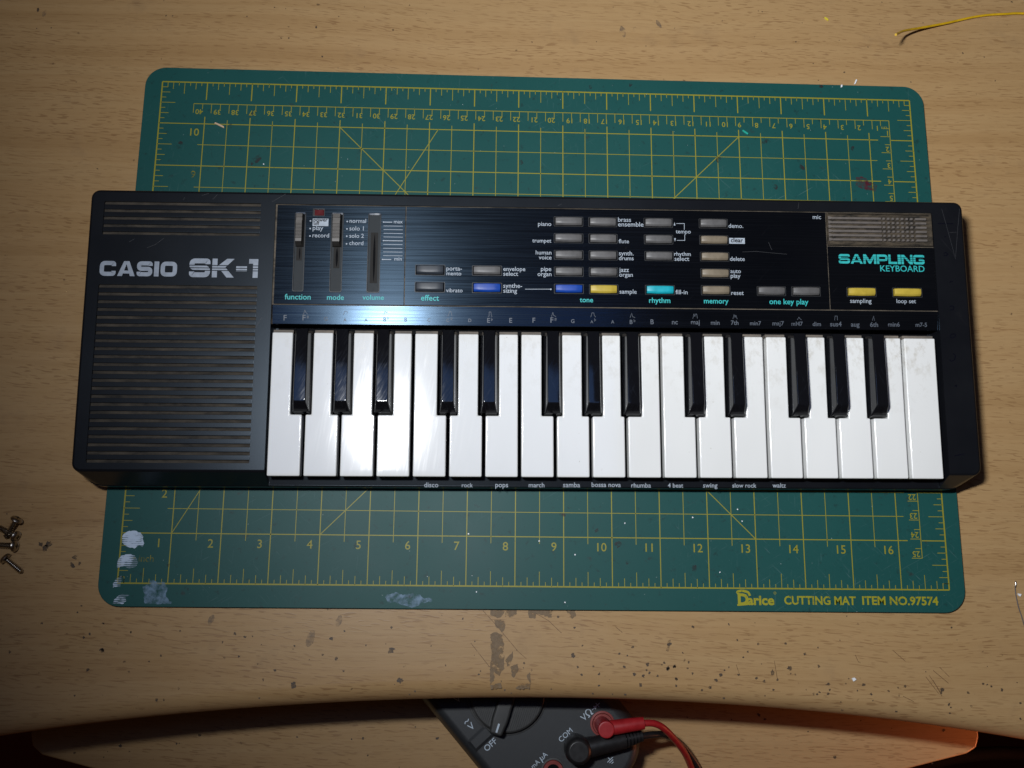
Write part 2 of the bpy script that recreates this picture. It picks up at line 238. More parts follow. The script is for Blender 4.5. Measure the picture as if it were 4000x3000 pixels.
def key_white():
    t = NT('white_key_plastic')
    f = t.noise((22, 9, 22), 3, 0.5)
    c = t.ramp(f, [(0.3, (0.76, 0.765, 0.755)), (0.7, (0.82, 0.825, 0.815))])
    # finger grime towards the rear of the keys and small stains
    sep = t.n('ShaderNodeSeparateXYZ')
    t.l(t.tc.outputs['Object'], sep.inputs[0])
    back = t.rng(sep.outputs[1], 0.028, 0.070, 0.0, 1.0)
    rt = t.rng(sep.outputs[0], 0.20, 0.44, 0.3, 1.0)
    d = t.noise((190, 130, 190), 6, 0.72)
    dm = t.math('MULTIPLY', t.math('MULTIPLY', t.rng(d, 0.50, 0.72, 0, 1), back), rt)
    c = t.mix(t.math('MULTIPLY', dm, 0.60), c, (0.33, 0.27, 0.17))
    s = t.noise((420, 420, 420), 3, 0.6, loc=(3, 3, 3))
    c = t.mix(t.rng(s, 0.735, 0.78, 0, 0.45), c, (0.30, 0.25, 0.17))
    sc = t.noise((900, 55, 60), 2, 0.5, rot=(0, 0, 0.18))
    t.set(c, t.math('ADD', t.rng(sc, 0.50, 0.80, 0.095, 0.135), t.math('MULTIPLY', dm, 0.2)), 0, 0.45)
    t.b.inputs['Subsurface Weight'].default_value = 0.0
    t.bump(sc, 0.03, 0.0001)
    M['white_key_plastic'] = t.m


def key_black():
    t = NT('black_key_plastic')
    sep = t.n('ShaderNodeSeparateXYZ')
    t.l(t.tc.outputs['Object'], sep.inputs[0])
    sc = t.noise((1300, 130, 200), 3, 0.6, rot=(0, 0, 0.5))
    sc2 = t.noise((1500, 90, 200), 2, 0.6, rot=(0, 0, -0.45), loc=(3, 1, 0))
    worn = t.rng(sep.outputs[1], 0.0545, 0.0560, 1.0, 0.0)  # front half: sharp-edged blue reflection put into the colour, along scratches
    c = t.mix(t.math('MULTIPLY', worn, t.rng(t.math('MAXIMUM', sc, sc2), 0.62, 0.78, 0, 0.3)), (0.005, 0.0055, 0.0075), (0.03, 0.036, 0.05))
    t.set(c, t.math('ADD', t.rng(sc, 0.45, 0.8, 0.05, 0.12), t.math('MULTIPLY', worn, 0.02)), 0, 0.5)
    t.bump(sc, 0.02, 0.0001)
    M['black_key_plastic'] = t.m


def mat_green():
    t = NT('green_mat_vinyl')
    g = t.noise((9, 9, 1), 4, 0.55)
    c = t.ramp(g, [(0.3, (0.0085, 0.066, 0.063)), (0.7, (0.0110, 0.078, 0.072))])
    d = t.noise((230, 230, 1), 4, 0.65)
    c = t.mix(t.rng(d, 0.60, 0.74, 0, 0.75), c, (0.010, 0.030, 0.030))
    d2 = t.noise((95, 95, 1), 3, 0.6, loc=(3, 8, 0))
    c = t.mix(t.rng(d2, 0.68, 0.76, 0, 0.6), c, (0.030, 0.022, 0.022))
    # pale scuffs and knife cuts
    m = t.noise((11, 11, 1), 3, 0.6, loc=(7, 3, 0))
    for i, (rot, sx) in enumerate(((0.8, 70), (-0.5, 55), (1.6, 80))):
        s = t.noise((sx, 1500, 1), 2, 0.6, rot=(0, 0, rot), loc=(i * 3.1, i, 0), dist=0.4)
        f = t.math('MULTIPLY', t.rng(s, 0.66, 0.76, 0, 0.38), t.rng(m, 0.45, 0.65, 0, 1))
        c = t.mix(f, c, (0.15, 0.24, 0.25))
    w = t.noise((620, 620, 1), 1, 0.5, loc=(1, 1, 0))
    c = t.mix(t.rng(w, 0.79, 0.83, 0, 0.6), c, (0.35, 0.42, 0.42))
    t.set(c, t.rng(g, 0.3, 0.7, 0.44, 0.54), 0, 0.25)
    t.bump(t.noise((2200, 2200, 1), 2), 0.15, 0.0001)
    M['green_mat_vinyl'] = t.m


def worn_print(name, col, wear=0.55, scale=420, rough=0.5):
    t = NT(name)
    f = t.noise((scale, scale, scale), 4, 0.7)
    f2 = t.noise((25, 25, 25), 3, 0.6, loc=(3, 1, 2))
    a = t.rng(t.math('ADD', f, t.math('MULTIPLY', f2, 0.35)), wear, wear + 0.18, 1.0, 0.15)
    t.set(col, rough, 0, 0.4, a)
    M[name] = t.m


def alpha_patch(name, col, col2, lo, hi, scale, mx=1.0, stretch=1.0, rot=0.0, rough=0.5):
    t = NT(name)
    f = t.noise((scale, scale * stretch, scale), 5, 0.65, rot=(0, 0, rot))
    f2 = t.noise((scale * 2.3,) * 3, 3, 0.6, loc=(4, 1, 7))
    t.set(t.mix(f2, col, col2), rough, 0, 0.4, t.rng(f, lo, hi, 0.0, mx))
    M[name] = t.m


def ridged_paint():
    t = NT('ridged_white_paint')
    w = t.n('ShaderNodeTexWave')
    w.wave_type = 'RINGS'
    w.inputs['Scale'].default_value = 1.0
    w.inputs['Distortion'].default_value = 3.0
    w.inputs['Detail'].default_value = 2
    t.l(t.map((190, 330, 330)), w.inputs[0])
    f = t.noise((120, 120, 120), 4, 0.6)
    a = t.math('ADD', t.math('MULTIPLY', w.outputs['Fac'], 0.75), t.rng(f, 0.40, 0.62, -0.25, 0.75))
    t.set((0.50, 0.61, 0.76), 0.45, 0, 0.4, t.rng(a, 0.35, 0.75, 0.12, 1.0))
    M['ridged_white_paint'] = t.m


def dusty(name, dust, base, lo=0.35, hi=0.62, sx=60, sy=300):
    t = NT(name)
    f = t.noise((sx, sy, 200), 5, 0.7)
    c = t.mix(t.rng(f, lo, hi, 0, 1), base, dust)
    t.set(c, 0.8, 0, 0.2)
    t.bump(t.noise((1500,) * 3, 3), 0.3, 0.0002)
    M[name] = t.m


wood('beech_laminate')
case_black()
brushed_black('brushed_black_panel', 0.36)
brushed_black('label_strip_black', 0.5, 0.20, 0.30)
key_white()
key_black()
mat_green()
ridged_paint()
dusty('dusty_grille', (0.080, 0.066, 0.050), (0.016, 0.015, 0.014), 0.30, 0.74, 90, 260)
dusty('dusty_groove', (0.15, 0.125, 0.095), (0.05, 0.043, 0.035))
dusty('dusty_mic', (0.085, 0.066, 0.045), (0.012, 0.011, 0.010), 0.36, 0.66, 120, 420)
dusty('shaded_dusty_key_end', (0.20, 0.17, 0.14), (0.10, 0.09, 0.08))  # grey-brown puts the shade behind the keys into the colour, with some dust
plain('mic_rib_grey', (0.13, 0.115, 0.105), 0.28)
plain('bezel_grey', (0.035, 0.036, 0.038), 0.35)
plain('well_black', (0.003, 0.003, 0.004), 0.7, 0.0, 0.08)
plain('slot_gloss', (0.05, 0.055, 0.06), 0.12)
plain('slot_grey', (0.026, 0.031, 0.035), 0.55, 0.0, 0.2, scale=500)
plain('slot_dust', (0.020, 0.019, 0.018), 0.9, scale=900)
plain('knob_grey', (0.105, 0.095, 0.085), 0.42)
plain('knob_foot', (0.018, 0.016, 0.014), 0.6)
plain('button_grey', (0.105, 0.102, 0.102), 0.42, 0.0, 0.35)
plain('button_ink', (0.030, 0.036, 0.046), 0.42, 0.0, 0.35)
plain('button_blue', (0.008, 0.055, 0.33), 0.42, 0.0, 0.35)
plain('button_yellow', (0.46, 0.34, 0.045), 0.42, 0.0, 0.35)
plain('button_cyan', (0.010, 0.36, 0.44), 0.42, 0.0, 0.35)
plain('button_tan', (0.190, 0.155, 0.110), 0.42, 0.0, 0.35)
plain('led_red', (0.085, 0.004, 0.007), 0.25)
plain('print_white', (0.36, 0.41, 0.47), 0.5)
plain('print_silver', (0.30, 0.34, 0.40), 0.34)
plain('print_teal', (0.030, 0.42, 0.42), 0.5)
plain('print_black', (0.006, 0.007, 0.012), 0.5)
worn_print('print_strip', (0.085, 0.10, 0.125), 0.72, 300)
plain('pen_ink', (0.003, 0.0035, 0.008), 0.25)
plain('scratch_grey', (0.045, 0.047, 0.052), 0.5)
worn_print('mat_print_yellow', (0.26, 0.24, 0.02), 0.82, 380)
worn_print('mat_print_faded', (0.21, 0.19, 0.016), 0.56, 380)
worn_print('mat_print_logo', (0.31, 0.29, 0.016), 0.72, 420)
alpha_patch('paint_smear', (0.13, 0.25, 0.38), (0.25, 0.37, 0.50), 0.36, 0.62, 260, 0.75)
alpha_patch('glue_residue', (0.115, 0.074, 0.036), (0.24, 0.158, 0.082), 0.34, 0.50, 300, 0.92)
alpha_patch('desk_spot', (0.035, 0.026, 0.022), (0.12, 0.085, 0.055), 0.30, 0.55, 420, 0.92)
alpha_patch('faint_smudge', (0.10, 0.085, 0.075), (0.16, 0.13, 0.11), 0.35, 0.75, 300, 0.6)
alpha_patch('desk_scratch', (0.12, 0.065, 0.03), (0.18, 0.10, 0.05), 0.32, 0.55, 500, 0.75)
alpha_patch('red_stain', (0.13, 0.014, 0.03), (0.07, 0.01, 0.02), 0.42, 0.66, 300, 0.7)
alpha_patch('dark_stain', (0.022, 0.020, 0.022), (0.04, 0.025, 0.026), 0.40, 0.62, 320, 0.8)
plain('white_plastic', (0.80, 0.82, 0.85), 0.4)
plain('splinter_wood', (0.55, 0.40, 0.26), 0.7)
plain('green_plastic', (0.02, 0.36, 0.28), 0.4)
plain('yellow_plastic', (0.62, 0.52, 0.03), 0.4)
plain('wire_yellow', (0.56, 0.34, 0.010), 0.34)
plain('steel', (0.42, 0.38, 0.32), 0.28, 1.0)
plain('lead_grey', (0.10, 0.085, 0.085), 0.5)
plain('tin', (0.62, 0.60, 0.58), 0.25, 1.0)
plain('meter_grey', (0.021, 0.024, 0.027), 0.50, scale=1500, bump=0.15)
plain('meter_dial', (0.032, 0.033, 0.033), 0.5)
plain('meter_print', (0.42, 0.50, 0.58), 0.5)
plain('red_rubber', (0.30, 0.012, 0.016), 0.42)
plain('red_socket', (0.20, 0.035, 0.030), 0.4)
plain('black_rubber', (0.010, 0.010, 0.011), 0.42)
plain('cable_sheath', (0.006, 0.006, 0.007), 0.8, 0.0, 0.1)
plain('floor_carpet', (0.10, 0.022, 0.017), 0.9, scale=200)


# ---------------------------------------------------------------- mesh helpers (all in millimetres)
def put(name, bm, mats, parent=None, off=(0, 0, 0), smooth=None, origin=None):
    """Link a millimetre bmesh as one mesh object."""
    bmesh.ops.translate(bm, verts=bm.verts, vec=off)
    if origin:
        bmesh.ops.translate(bm, verts=bm.verts, vec=[-c for c in origin])
    bmesh.ops.scale(bm, verts=bm.verts, vec=(MM, MM, MM))
    me = bpy.data.meshes.new(name)
    bm.normal_update()
    bm.to_mesh(me)
    bm.free()
    for m in (mats if isinstance(mats, (list, tuple)) else [mats]):
        me.materials.append(M[m])
    if smooth:
        me.polygons.foreach_set('use_smooth', [True] * len(me.polygons))
        me.set_sharp_from_angle(angle=math.radians(smooth))
    o = bpy.data.objects.new(name, me)
    COL.objects.link(o)
    if origin:
        o.location = [c * MM for c in origin]
    if smooth:
        w = o.modifiers.new('even_normals', 'WEIGHTED_NORMAL')
        w.weight = 100
        w.keep_sharp = True
    if parent:
        o.parent = parent
    return o


def each(name, m, parent, off, makers):
    out = []
    for f in makers:
        b = bmesh.new()
        f(b)
        out.append(put(name, b, m, parent, off))
    return out


def tag(o, label, cat=None, group=None, kind=None):
    if label:
        o['label'] = label
    if cat:
        o['category'] = cat
    if group:
        o['group'] = group
    if kind:
        o['kind'] = kind
    return o


def empty(name, loc=(0, 0, 0), rot=(0, 0, 0)):
    o = bpy.data.objects.new(name, None)
    o.empty_display_size = 0.02
    o.location = loc
    o.rotation_euler = rot
    COL.objects.link(o)
    return o


def absorb(bm, tmp, mi=0):
    for f in tmp.faces:
        f.material_index = mi
    me = bpy.data.meshes.new('t')
    tmp.to_mesh(me)
    tmp.free()
    bm.from_mesh(me)
    bpy.data.meshes.remove(me)


def prism(bm, pts, z0, z1, bev=0.0, seg=2, mi=0, vert_bev=True):
    t = bmesh.new()
    lo = [t.verts.new((x, y, z0)) for x, y in pts]
    hi = [t.verts.new((x, y, z1)) for x, y in pts]
    n = len(pts)
    t.faces.new(hi)
    t.faces.new(lo[::-1])
    for i in range(n):
        t.faces.new((lo[i], lo[(i + 1) % n], hi[(i + 1) % n], hi[i]))
    bmesh.ops.recalc_face_normals(t, faces=t.faces)
    if bev:
        es = [e for e in t.edges if all(v.co.z > z1 - 1e-6 for v in e.verts) or (vert_bev and abs(e.verts[0].co.z - e.verts[1].co.z) > 1e-6)]
        bmesh.ops.bevel(t, geom=es, offset=bev, segments=seg, profile=0.5, affect='EDGES', clamp_overlap=True)
    absorb(bm, t, mi)


def box(bm, x0, x1, y0, y1, z0, z1, bev=0.0, seg=2, mi=0, vert_bev=True):
    prism(bm, [(x0, y0), (x1, y0), (x1, y1), (x0, y1)], z0, z1, bev, seg, mi, vert_bev)


def loft(bm, rings, cap0=True, cap1=True, mi=0):
    vs = [[bm.verts.new(p) for p in r] for r in rings]
    n = len(rings[0])
    fs = []
    for a, b in zip(vs, vs[1:]):
        for i in range(n):
            fs.append(bm.faces.new((a[i], a[(i + 1) % n], b[(i + 1) % n], b[i])))
    if cap0:
        fs.append(bm.faces.new(vs[0][::-1]))
    if cap1:
        fs.append(bm.faces.new(vs[-1]))
    for f in fs:
        f.material_index = mi
    return vs


def rrect(x0, x1, y0, y1, r, n=5):
    """Rounded rectangle, counter-clockwise; r = radii at (x0,y0),(x1,y0),(x1,y1),(x0,y1)."""
    if not isinstance(r, (list, tuple)):
        r = (r,) * 4
    out = []
    for (cx, cy, sx, sy, a0, rr) in ((x0, y0, 1, 1, 180, r[0]), (x1, y0, -1, 1, 270, r[1]), (x1, y1, -1, -1, 0, r[2]), (x0, y1, 1, -1, 90, r[3])):
        rr = max(rr, 0.01)
        for k in range(n + 1):
            a = math.radians(a0 + 90 * k / n)
            out.append((cx + sx * rr + rr * math.cos(a), cy + sy * rr + rr * math.sin(a)))
    return out


def sheet_holes(bm, outer, holes, z, mi=0, depth=None, wall_mi=None):
    """Flat face with holes at height z; depth: walls of the holes go down that far."""
    t = bmesh.new()
    loops = []
    for lp in [outer] + holes:
        vs = [t.verts.new((x, y, z)) for x, y in lp]
        for i in range(len(vs)):
            t.edges.new((vs[i], vs[(i + 1) % len(vs)]))
        loops.append(lp)
    bmesh.ops.triangle_fill(t, use_beauty=True, use_dissolve=False, edges=t.edges[:], normal=(0, 0, 1))
    for f in t.faces:
        f.normal_update()
        if f.normal.z < 0:
            f.normal_flip()
    absorb(bm, t, mi)
    if depth:
        for lp in holes:
            a = [bm.verts.new((x, y, z)) for x, y in lp]
            b = [bm.verts.new((x, y, z - depth)) for x, y in lp]
            n = len(lp)
            for i in range(n):
                f = bm.faces.new((a[i], a[(i + 1) % n], b[(i + 1) % n], b[i]))
                f.material_index = mi if wall_mi is None else wall_mi


def poly(bm, pts, z, mi=0):
    f = bm.faces.new([bm.verts.new((p[0], p[1], z)) for p in pts])
    f.material_index = mi
    f.normal_update()
    if f.normal.z < 0:
        f.normal_flip()
    return f


_jit = [0]


def line(bm, pts, w, z, mi=0, closed=False, jitter=True):
    """Mitred flat polyline."""
    if jitter:
        _jit[0] = (_jit[0] + 1) % 7
        z = z + 0.006 * _jit[0]
    P = [Vector((p[0], p[1])) for p in pts]
    n = len(P)
    L, R = [], []
    for i in range(n):
        a = P[i - 1] if (i > 0 or closed) else None
        b = P[(i + 1) % n] if (i < n - 1 or closed) else None
        d1 = (P[i] - a).normalized() if a is not None else None
        d2 = (b - P[i]).normalized() if b is not None else None
        if d1 is None:
            d1 = d2
        if d2 is None:
            d2 = d1
        n1 = Vector((-d1.y, d1.x))
        m = n1 + Vector((-d2.y, d2.x))
        m = m.normalized() if m.length > 1e-6 else n1
        k = w / 2 / max(0.35, m.dot(n1))
        L.append(P[i] + m * k)
        R.append(P[i] - m * k)
    vl = [bm.verts.new((p.x, p.y, z)) for p in L]
    vr = [bm.verts.new((p.x, p.y, z)) for p in R]
    for i in range(n if closed else n - 1):
        j = (i + 1) % n
        f = bm.faces.new((vr[i], vr[j], vl[j], vl[i]))
        f.material_index = mi
        f.normal_update()
        if f.normal.z < 0:
            f.normal_flip()


def disc(bm, x, y, r, z, n=14, mi=0):
    poly(bm, [(x + r * math.cos(2 * math.pi * i / n), y + r * math.sin(2 * math.pi * i / n)) for i in range(n)], z, mi)


def blob(bm, x, y, r, z, mi=0, n=13, ragged=0.45):
    e = rng.uniform(0.65, 1.0)
    a0 = rng.uniform(0, 6.28)
    pts = []
    for i in range(n):
        a = 2 * math.pi * i / n
        k = r * (1 + rng.uniform(-ragged, ragged * 0.6))
        px, py = k * math.cos(a), k * e * math.sin(a)
        pts.append((x + px * math.cos(a0) - py * math.sin(a0), y + px * math.sin(a0) + py * math.cos(a0)))
    poly(bm, pts, z, mi)


def ragged(pts, step, amp):
    out = []
    n = len(pts)
    for i in range(n):
        a, b = Vector(pts[i]), Vector(pts[(i + 1) % n])
        k = max(1, int((b - a).length / step))
        for j in range(k):
            p = a.lerp(b, j / k)
            out.append((p.x + rng.uniform(-amp, amp), p.y + rng.uniform(-amp, amp)))
    return out


def sheet(bm, pts, z, mi=0):
    """Possibly concave outline filled as one sheet."""
    t = bmesh.new()
    vs = [t.verts.new((x, y, z)) for x, y in pts]
    es = [t.edges.new((vs[i], vs[(i + 1) % len(vs)])) for i in range(len(vs))]
    bmesh.ops.triangle_fill(t, use_beauty=True, use_dissolve=False, edges=es, normal=(0, 0, 1))
    for f in t.faces:
        f.normal_update()
        if f.normal.z < 0:
            f.normal_flip()
    absorb(bm, t, mi)


def tube(bm, pts, r, n=10, mi=0, cap=True):
    P = [Vector(p) for p in pts]
    rs = r if isinstance(r, (list, tuple)) else [r] * len(P)
    rings = []
    up = Vector((0, 0, 1))
    for i, p in enumerate(P):
        d = (P[min(i + 1, len(P) - 1)] - P[max(i - 1, 0)]).normalized()
        s = d.cross(up)
        if s.length < 1e-3:
            s = d.cross(Vector((0, 1, 0)))
        s.normalize()
        u = s.cross(d)
        rings.append([p + (s * math.cos(2 * math.pi * k / n) + u * math.sin(2 * math.pi * k / n)) * rs[i] for k in range(n)])
    vs = loft(bm, rings, cap, cap, mi)
    return vs


def smooth_path(pts, k=6):
    P = [Vector(p) for p in pts]
    out = []
    for i in range(len(P) - 1):
        p0, p1, p2, p3 = P[max(i - 1, 0)], P[i], P[i + 1], P[min(i + 2, len(P) - 1)]
        for j in range(k):
            t = j / k
            out.append(0.5 * ((2 * p1) + (p2 - p0) * t + (2 * p0 - 5 * p1 + 4 * p2 - p3) * t * t + (3 * p1 - p0 - 3 * p2 + p3) * t ** 3))
    out.append(P[-1])
    return out


def lathe(bm, prof, cx, cy, n=24, mi=0, cap0=False, cap1=True):
    rings = [[(cx + r * math.cos(2 * math.pi * k / n), cy + r * math.sin(2 * math.pi * k / n), z) for k in range(n)] for r, z in prof]
    loft(bm, rings, cap0, cap1, mi)


_tc = {}


def glyphs(s, bold):
    key = (s, bold)
    if key not in _tc:
        cu = bpy.data.curves.new('t', 'FONT')
        cu.body = s
        cu.offset = bold
        cu.resolution_u = 3
        ob = bpy.data.objects.new('t', cu)
        me = ob.to_mesh()
        V = [v.co.copy() for v in me.vertices]
        F = [tuple(p.vertices) for p in me.polygons]
        ob.to_mesh_clear()
        bpy.data.objects.remove(ob)
        bpy.data.curves.remove(cu)
        _tc[key] = (V, F)
    return _tc[key]


def text(bm, s, x0, x1, yb, z, bold=0.012, ys=1.0, mi=0, ang=0.0, height=None):
    """Lettering of width x1-x0 from (x0,yb); ang turns it about that point."""
    V, F = glyphs(s, bold)
    ax, bx = min(v.x for v in V), max(v.x for v in V)
    if height:
        k2 = height / 0.72
        k = k2 if x1 is None else (x1 - x0) / (bx - ax)
    else:
        k = (x1 - x0) / (bx - ax)
        k2 = k * ys
    ca, sa = math.cos(ang), math.sin(ang)
    vs = []
    for v in V:
        dx, dy = (v.x - ax) * k, v.y * k2
        vs.append(bm.verts.new((x0 + dx * ca - dy * sa, yb + dx * sa + dy * ca, z)))
    for f in F:
        try:
            nf = bm.faces.new([vs[i] for i in f])
        except ValueError:
            continue
        nf.material_index = mi
        nf.normal_update()
        if nf.normal.z < 0:
            nf.normal_flip()


def rnd(pts, r, closed=False, k=4):
    P = [Vector(p) for p in pts]
    n = len(P)
    out = []
    for i in range(n):
        if not closed and i in (0, n - 1):
            out.append(P[i])
            continue
        a, b, c = P[i - 1], P[i], P[(i + 1) % n]
        rr = min(r, (a - b).length * 0.5, (c - b).length * 0.5)
        p, q = b + (a - b).normalized() * rr, b + (c - b).normalized() * rr
        for j in range(k + 1):
            t = j / k
            out.append(p * (1 - t) ** 2 + b * 2 * t * (1 - t) + q * t * t)
    return out


def logo(bm, word, x0, x1, y0, y1, z, T, gap=0.10, widths=None, mi=0, r=0.22):
    """Heavy extended block capitals drawn as strokes inside a box."""
    H = y1 - y0
    widths = widths or {}
    ws = [widths.get(c, 1.2) for c in word]
    tot = sum(ws) + gap * (len(word) - 1)
    K = (x1 - x0) / tot
    x = x0
    t = T
    for c, w in zip(word, ws):
        h = t / 2
        tx = t * H / K           # stroke thickness in x units

        def S(pts, thick=None, closed=False, rr=0.0):
            q = [(x + p[0] * K, y0 + p[1] * H) for p in pts]
            if rr:
                q = rnd(q, rr * H, closed)
            line(bm, q, (thick or t) * H, z, mi, closed)

        def Q(pts):
            _jit[0] = (_jit[0] + 1) % 7
            poly(bm, [(x + p[0] * K, y0 + p[1] * H) for p in pts], z + 0.006 * _jit[0], mi)
        hx = tx / 2
        if c == 'C':
            S([(w - hx, 0.66), (w - hx, 1 - h), (hx, 1 - h), (hx, h), (w - hx, h), (w - hx, 0.34)], rr=r)
        elif c == 'O':
            S([(hx, h), (w - hx, h), (w - hx, 1 - h), (hx, 1 - h)], closed=True, rr=r)
        elif c == 'S':
            S([(w - hx, 0.70), (w - hx, 1 - h), (hx, 1 - h), (hx, 0.5), (w - hx, 0.5), (w - hx, h), (hx, h), (hx, 0.30)], rr=r * 0.8)
        elif c == 'I':
            S([(w / 2, 0), (w / 2, 1)], thick=w * K / H)
        elif c == 'A':
            Q([(0, 0), (tx * 1.12, 0), (w / 2, 0.80), (w / 2, 1), (w / 2 - tx * 0.62, 1)])
            Q([(w, 0), (w / 2 + tx * 0.62, 1), (w / 2, 1), (w / 2, 0.80), (w - tx * 1.12, 0)])
            Q([(w * 0.22, 0.17), (w * 0.78, 0.17), (w * 0.70, 0.37), (w * 0.30, 0.37)])
        elif c == 'K':
            S([(hx, 0), (hx, 1)])
            Q([(tx * 0.9, 0.36), (tx * 1.9, 0.36), (w, 1), (w - tx * 1.45, 1), (tx * 0.9, 0.56)])
            Q([(tx * 1.15, 0.56), (w - tx * 1.45, 0), (w, 0), (tx * 2.15, 0.68)])
        elif c == '-':
            S([(0, 0.47), (w, 0.47)], thick=t * 1.05)
        elif c == '1':
            S([(w - hx, 0), (w - hx, 1)])
            S([(0, 1 - h * 0.95), (w - tx * 0.9, 1 - h * 0.95)], thick=t * 0.95)
        elif c == 'M':
            S([(hx, 0), (hx, 1)])
            S([(w - hx, 0), (w - hx, 1)])
            Q([(0, 1), (tx * 1.15, 1), (w / 2, 0.40), (w / 2, 0.02), (w / 2 - tx * 0.4, 0.02)])
            Q([(w, 1), (w / 2 + tx * 0.4, 0.02), (w / 2, 0.02), (w / 2, 0.40), (w - tx * 1.15, 1)])
        elif c == 'P':
            S([(hx, 0), (hx, 1)])
            S([(hx, 1 - h), (w - hx, 1 - h), (w - hx, 0.40), (hx, 0.40)], rr=r)
        elif c == 'L':
            S([(hx, 1), (hx, h), (w, h)])
        elif c == 'N':
            S([(hx, 0), (hx, 1)])
            S([(w - hx, 0), (w - hx, 1)])
            Q([(0, 1), (tx * 1.2, 1), (w, 0), (w - tx * 1.2, 0)])
        elif c == 'G':
            S([(w - hx, 0.70), (w - hx, 1 - h), (hx, 1 - h), (hx, h), (w - hx, h), (w - hx, 0.46), (w * 0.5, 0.46)], rr=r * 0.7)
        x += (w + gap) * K


# ---------------------------------------------------------------- setting: desk, floor
ZD = -2.5
bm = bmesh.new()
poly(bm, [(-3000, -2500), (3000, -2500), (3000, 2500), (-3000, 2500)], -720)
tag(put('floor', bm, 'floor_carpet'), None, kind='structure')

desk = tag(empty('computer_desk', (0.2, 0.2, -0.72)), 'beech laminate computer desk with curved front edge and lower tray', 'desk')
DOFF = (-200, -200, 720)


def edge_y(x):
    c = (-2.2761685685756128e-10, 1.4445633390525174e-07, -0.00029960225864494286, 0.11652814546667363, -68.78456391362633)
    if x < -60:
        return edge_y(-60) + (x + 60) * 0.16
    if x > 475:
        return edge_y(475) - (x - 475) * 0.15
    return (((c[0] * x + c[1]) * x + c[2]) * x + c[3]) * x + c[4]


bm = bmesh.new()
xs = [-420 + 10 * i for i in range(126)]
R_ = 10.5
rows = []
for x in xs:
    e = edge_y(x)
    col = [(x, 620, ZD), (x, 200, ZD), (x, 0, ZD), (x, e + R_ + 6, ZD)]
    for k in range(15):
        a = math.pi * k / 14
        col.append((x, e + R_ - R_ * math.sin(a), ZD - R_ + R_ * math.cos(a)))
    col.append((x, 620, ZD - 2 * R_))
    rows.append([bm.verts.new(p) for p in col])
for a, b in zip(rows, rows[1:]):
    for i in range(len(a) - 1):
        bm.faces.new((a[i], a[i + 1], b[i + 1], b[i]))
bmesh.ops.recalc_face_normals(bm, faces=bm.faces)
desktop = put('desktop', bm, 'beech_laminate', desk, DOFF, smooth=40)


def near_edge_z(x, y):
    """Height of the desk surface (its front edge is rounded)."""
    d = y - edge_y(x)
    if d >= R_:
        return ZD
    d = max(d, 0.4)
    return ZD - R_ + math.sqrt(max(0, R_ * R_ - (R_ - d) ** 2))


SP = sorted(DATA['SPOT'], key=lambda q: -q[2])
each('dark_stain', 'desk_spot', desktop, (0, 0, 0), [lambda b, q=q: blob(b, q[0], q[1], q[2] * 1.05, near_edge_z(q[0], q[1]) + 0.10) for q in SP[:96]])
bm = bmesh.new()
for x, y, r in SP[96:]:
    blob(bm, x, y, r * 1.05, near_edge_z(x, y) + 0.10)
for n_, (xa, xb), (ya, yb), (ra, rb) in ((30, (60, 470), (-66, -12), (0.2, 0.6)), (26, (-90, 200), (-60, -14), (0.3, 0.8)), (45, (-95, 500), (292, 345), (0.15, 0.5))):
    for i in range(n_):
        x, y = rng.uniform(xa, xb), rng.uniform(ya, yb)
        if y > edge_y(x) + 3:
            blob(bm, x, y, rng.uniform(ra, rb), near_edge_z(x, y) + 0.07)
tag(put('dirt_speck', bm, 'desk_spot', desktop, (0, 0, 0)), None, kind='stuff')
each('faint_smudge', 'faint_smudge', desktop, (0, 0, 0), [lambda b, q=q: sheet(b, ragged([(q[0] + q[2] * math.cos(a) * 0.5 + q[3] * math.sin(a), q[1] + q[2] * math.sin(a)) for a in [k * 0.52 for k in range(12)]], 1.5, 0.3), ZD + 0.05) for q in ((264.5, 320.5, 3.6, -0.6), (271.5, 322.5, 1.6, 0.3), (286, 326, 2.8, -1.0), (-72, 322, 2.2, 0.5), (99, -27, 4.0, 1.0), (48, -18, 2.6, 0.8), (113, -18, 3.0, 0.6))])
each('glue_residue', 'glue_residue', desktop, (0, 0, 0), [lambda b, i=i, p=p: sheet(b, ragged(p, 0.9, 0.35), ZD + 0.055 + 0.004 * i) for i, p in enumerate(DATA['GLUE'])])
each('scratch', 'desk_scratch', desktop, (0, 0, 0), [lambda b, p=p: line(b, p, 0.28, ZD + 0.13) for p in DATA['DSCR'] if all(near_edge_z(*q) > ZD - 2 for q in p)])
for o in list(desktop.children):
    o.location = (DOFF[0] * MM, DOFF[1] * MM, DOFF[2] * MM)

bm = bmesh.new()
tp = [(486.5, 260), (-74.5, 260), (-74.5, -88), (-73, -94.5), (-67, -99.5), (-39, -106.5), (60, -129), (205, -141), (350, -129), (444, -105.5), (478, -97.5), (484, -94), (486, -88)]
prism(bm, tp, -101, -85, 1.5, 3)
put('keyboard_tray', bm, 'beech_laminate', desk, DOFF, smooth=40)
bm = bmesh.new()
for i in range(70):
    x, y = rng.uniform(-60, 470), rng.uniform(-118, -72)
    blob(bm, x, y, rng.choice((0.3, 0.4, 0.5, 0.6, 0.9, 1.2)), -84.92)
tag(put('dirt_speck', bm, 'desk_spot', bpy.data.objects['keyboard_tray'], DOFF), None, kind='stuff')
each('side_panel', 'beech_laminate', desk, DOFF, [lambda b, x0=x0: box(b, x0, x0 + 18, -20, 560, -720, ZD - 2 * R_ - 0.3, 0.5) for x0 in (-140, 520)])

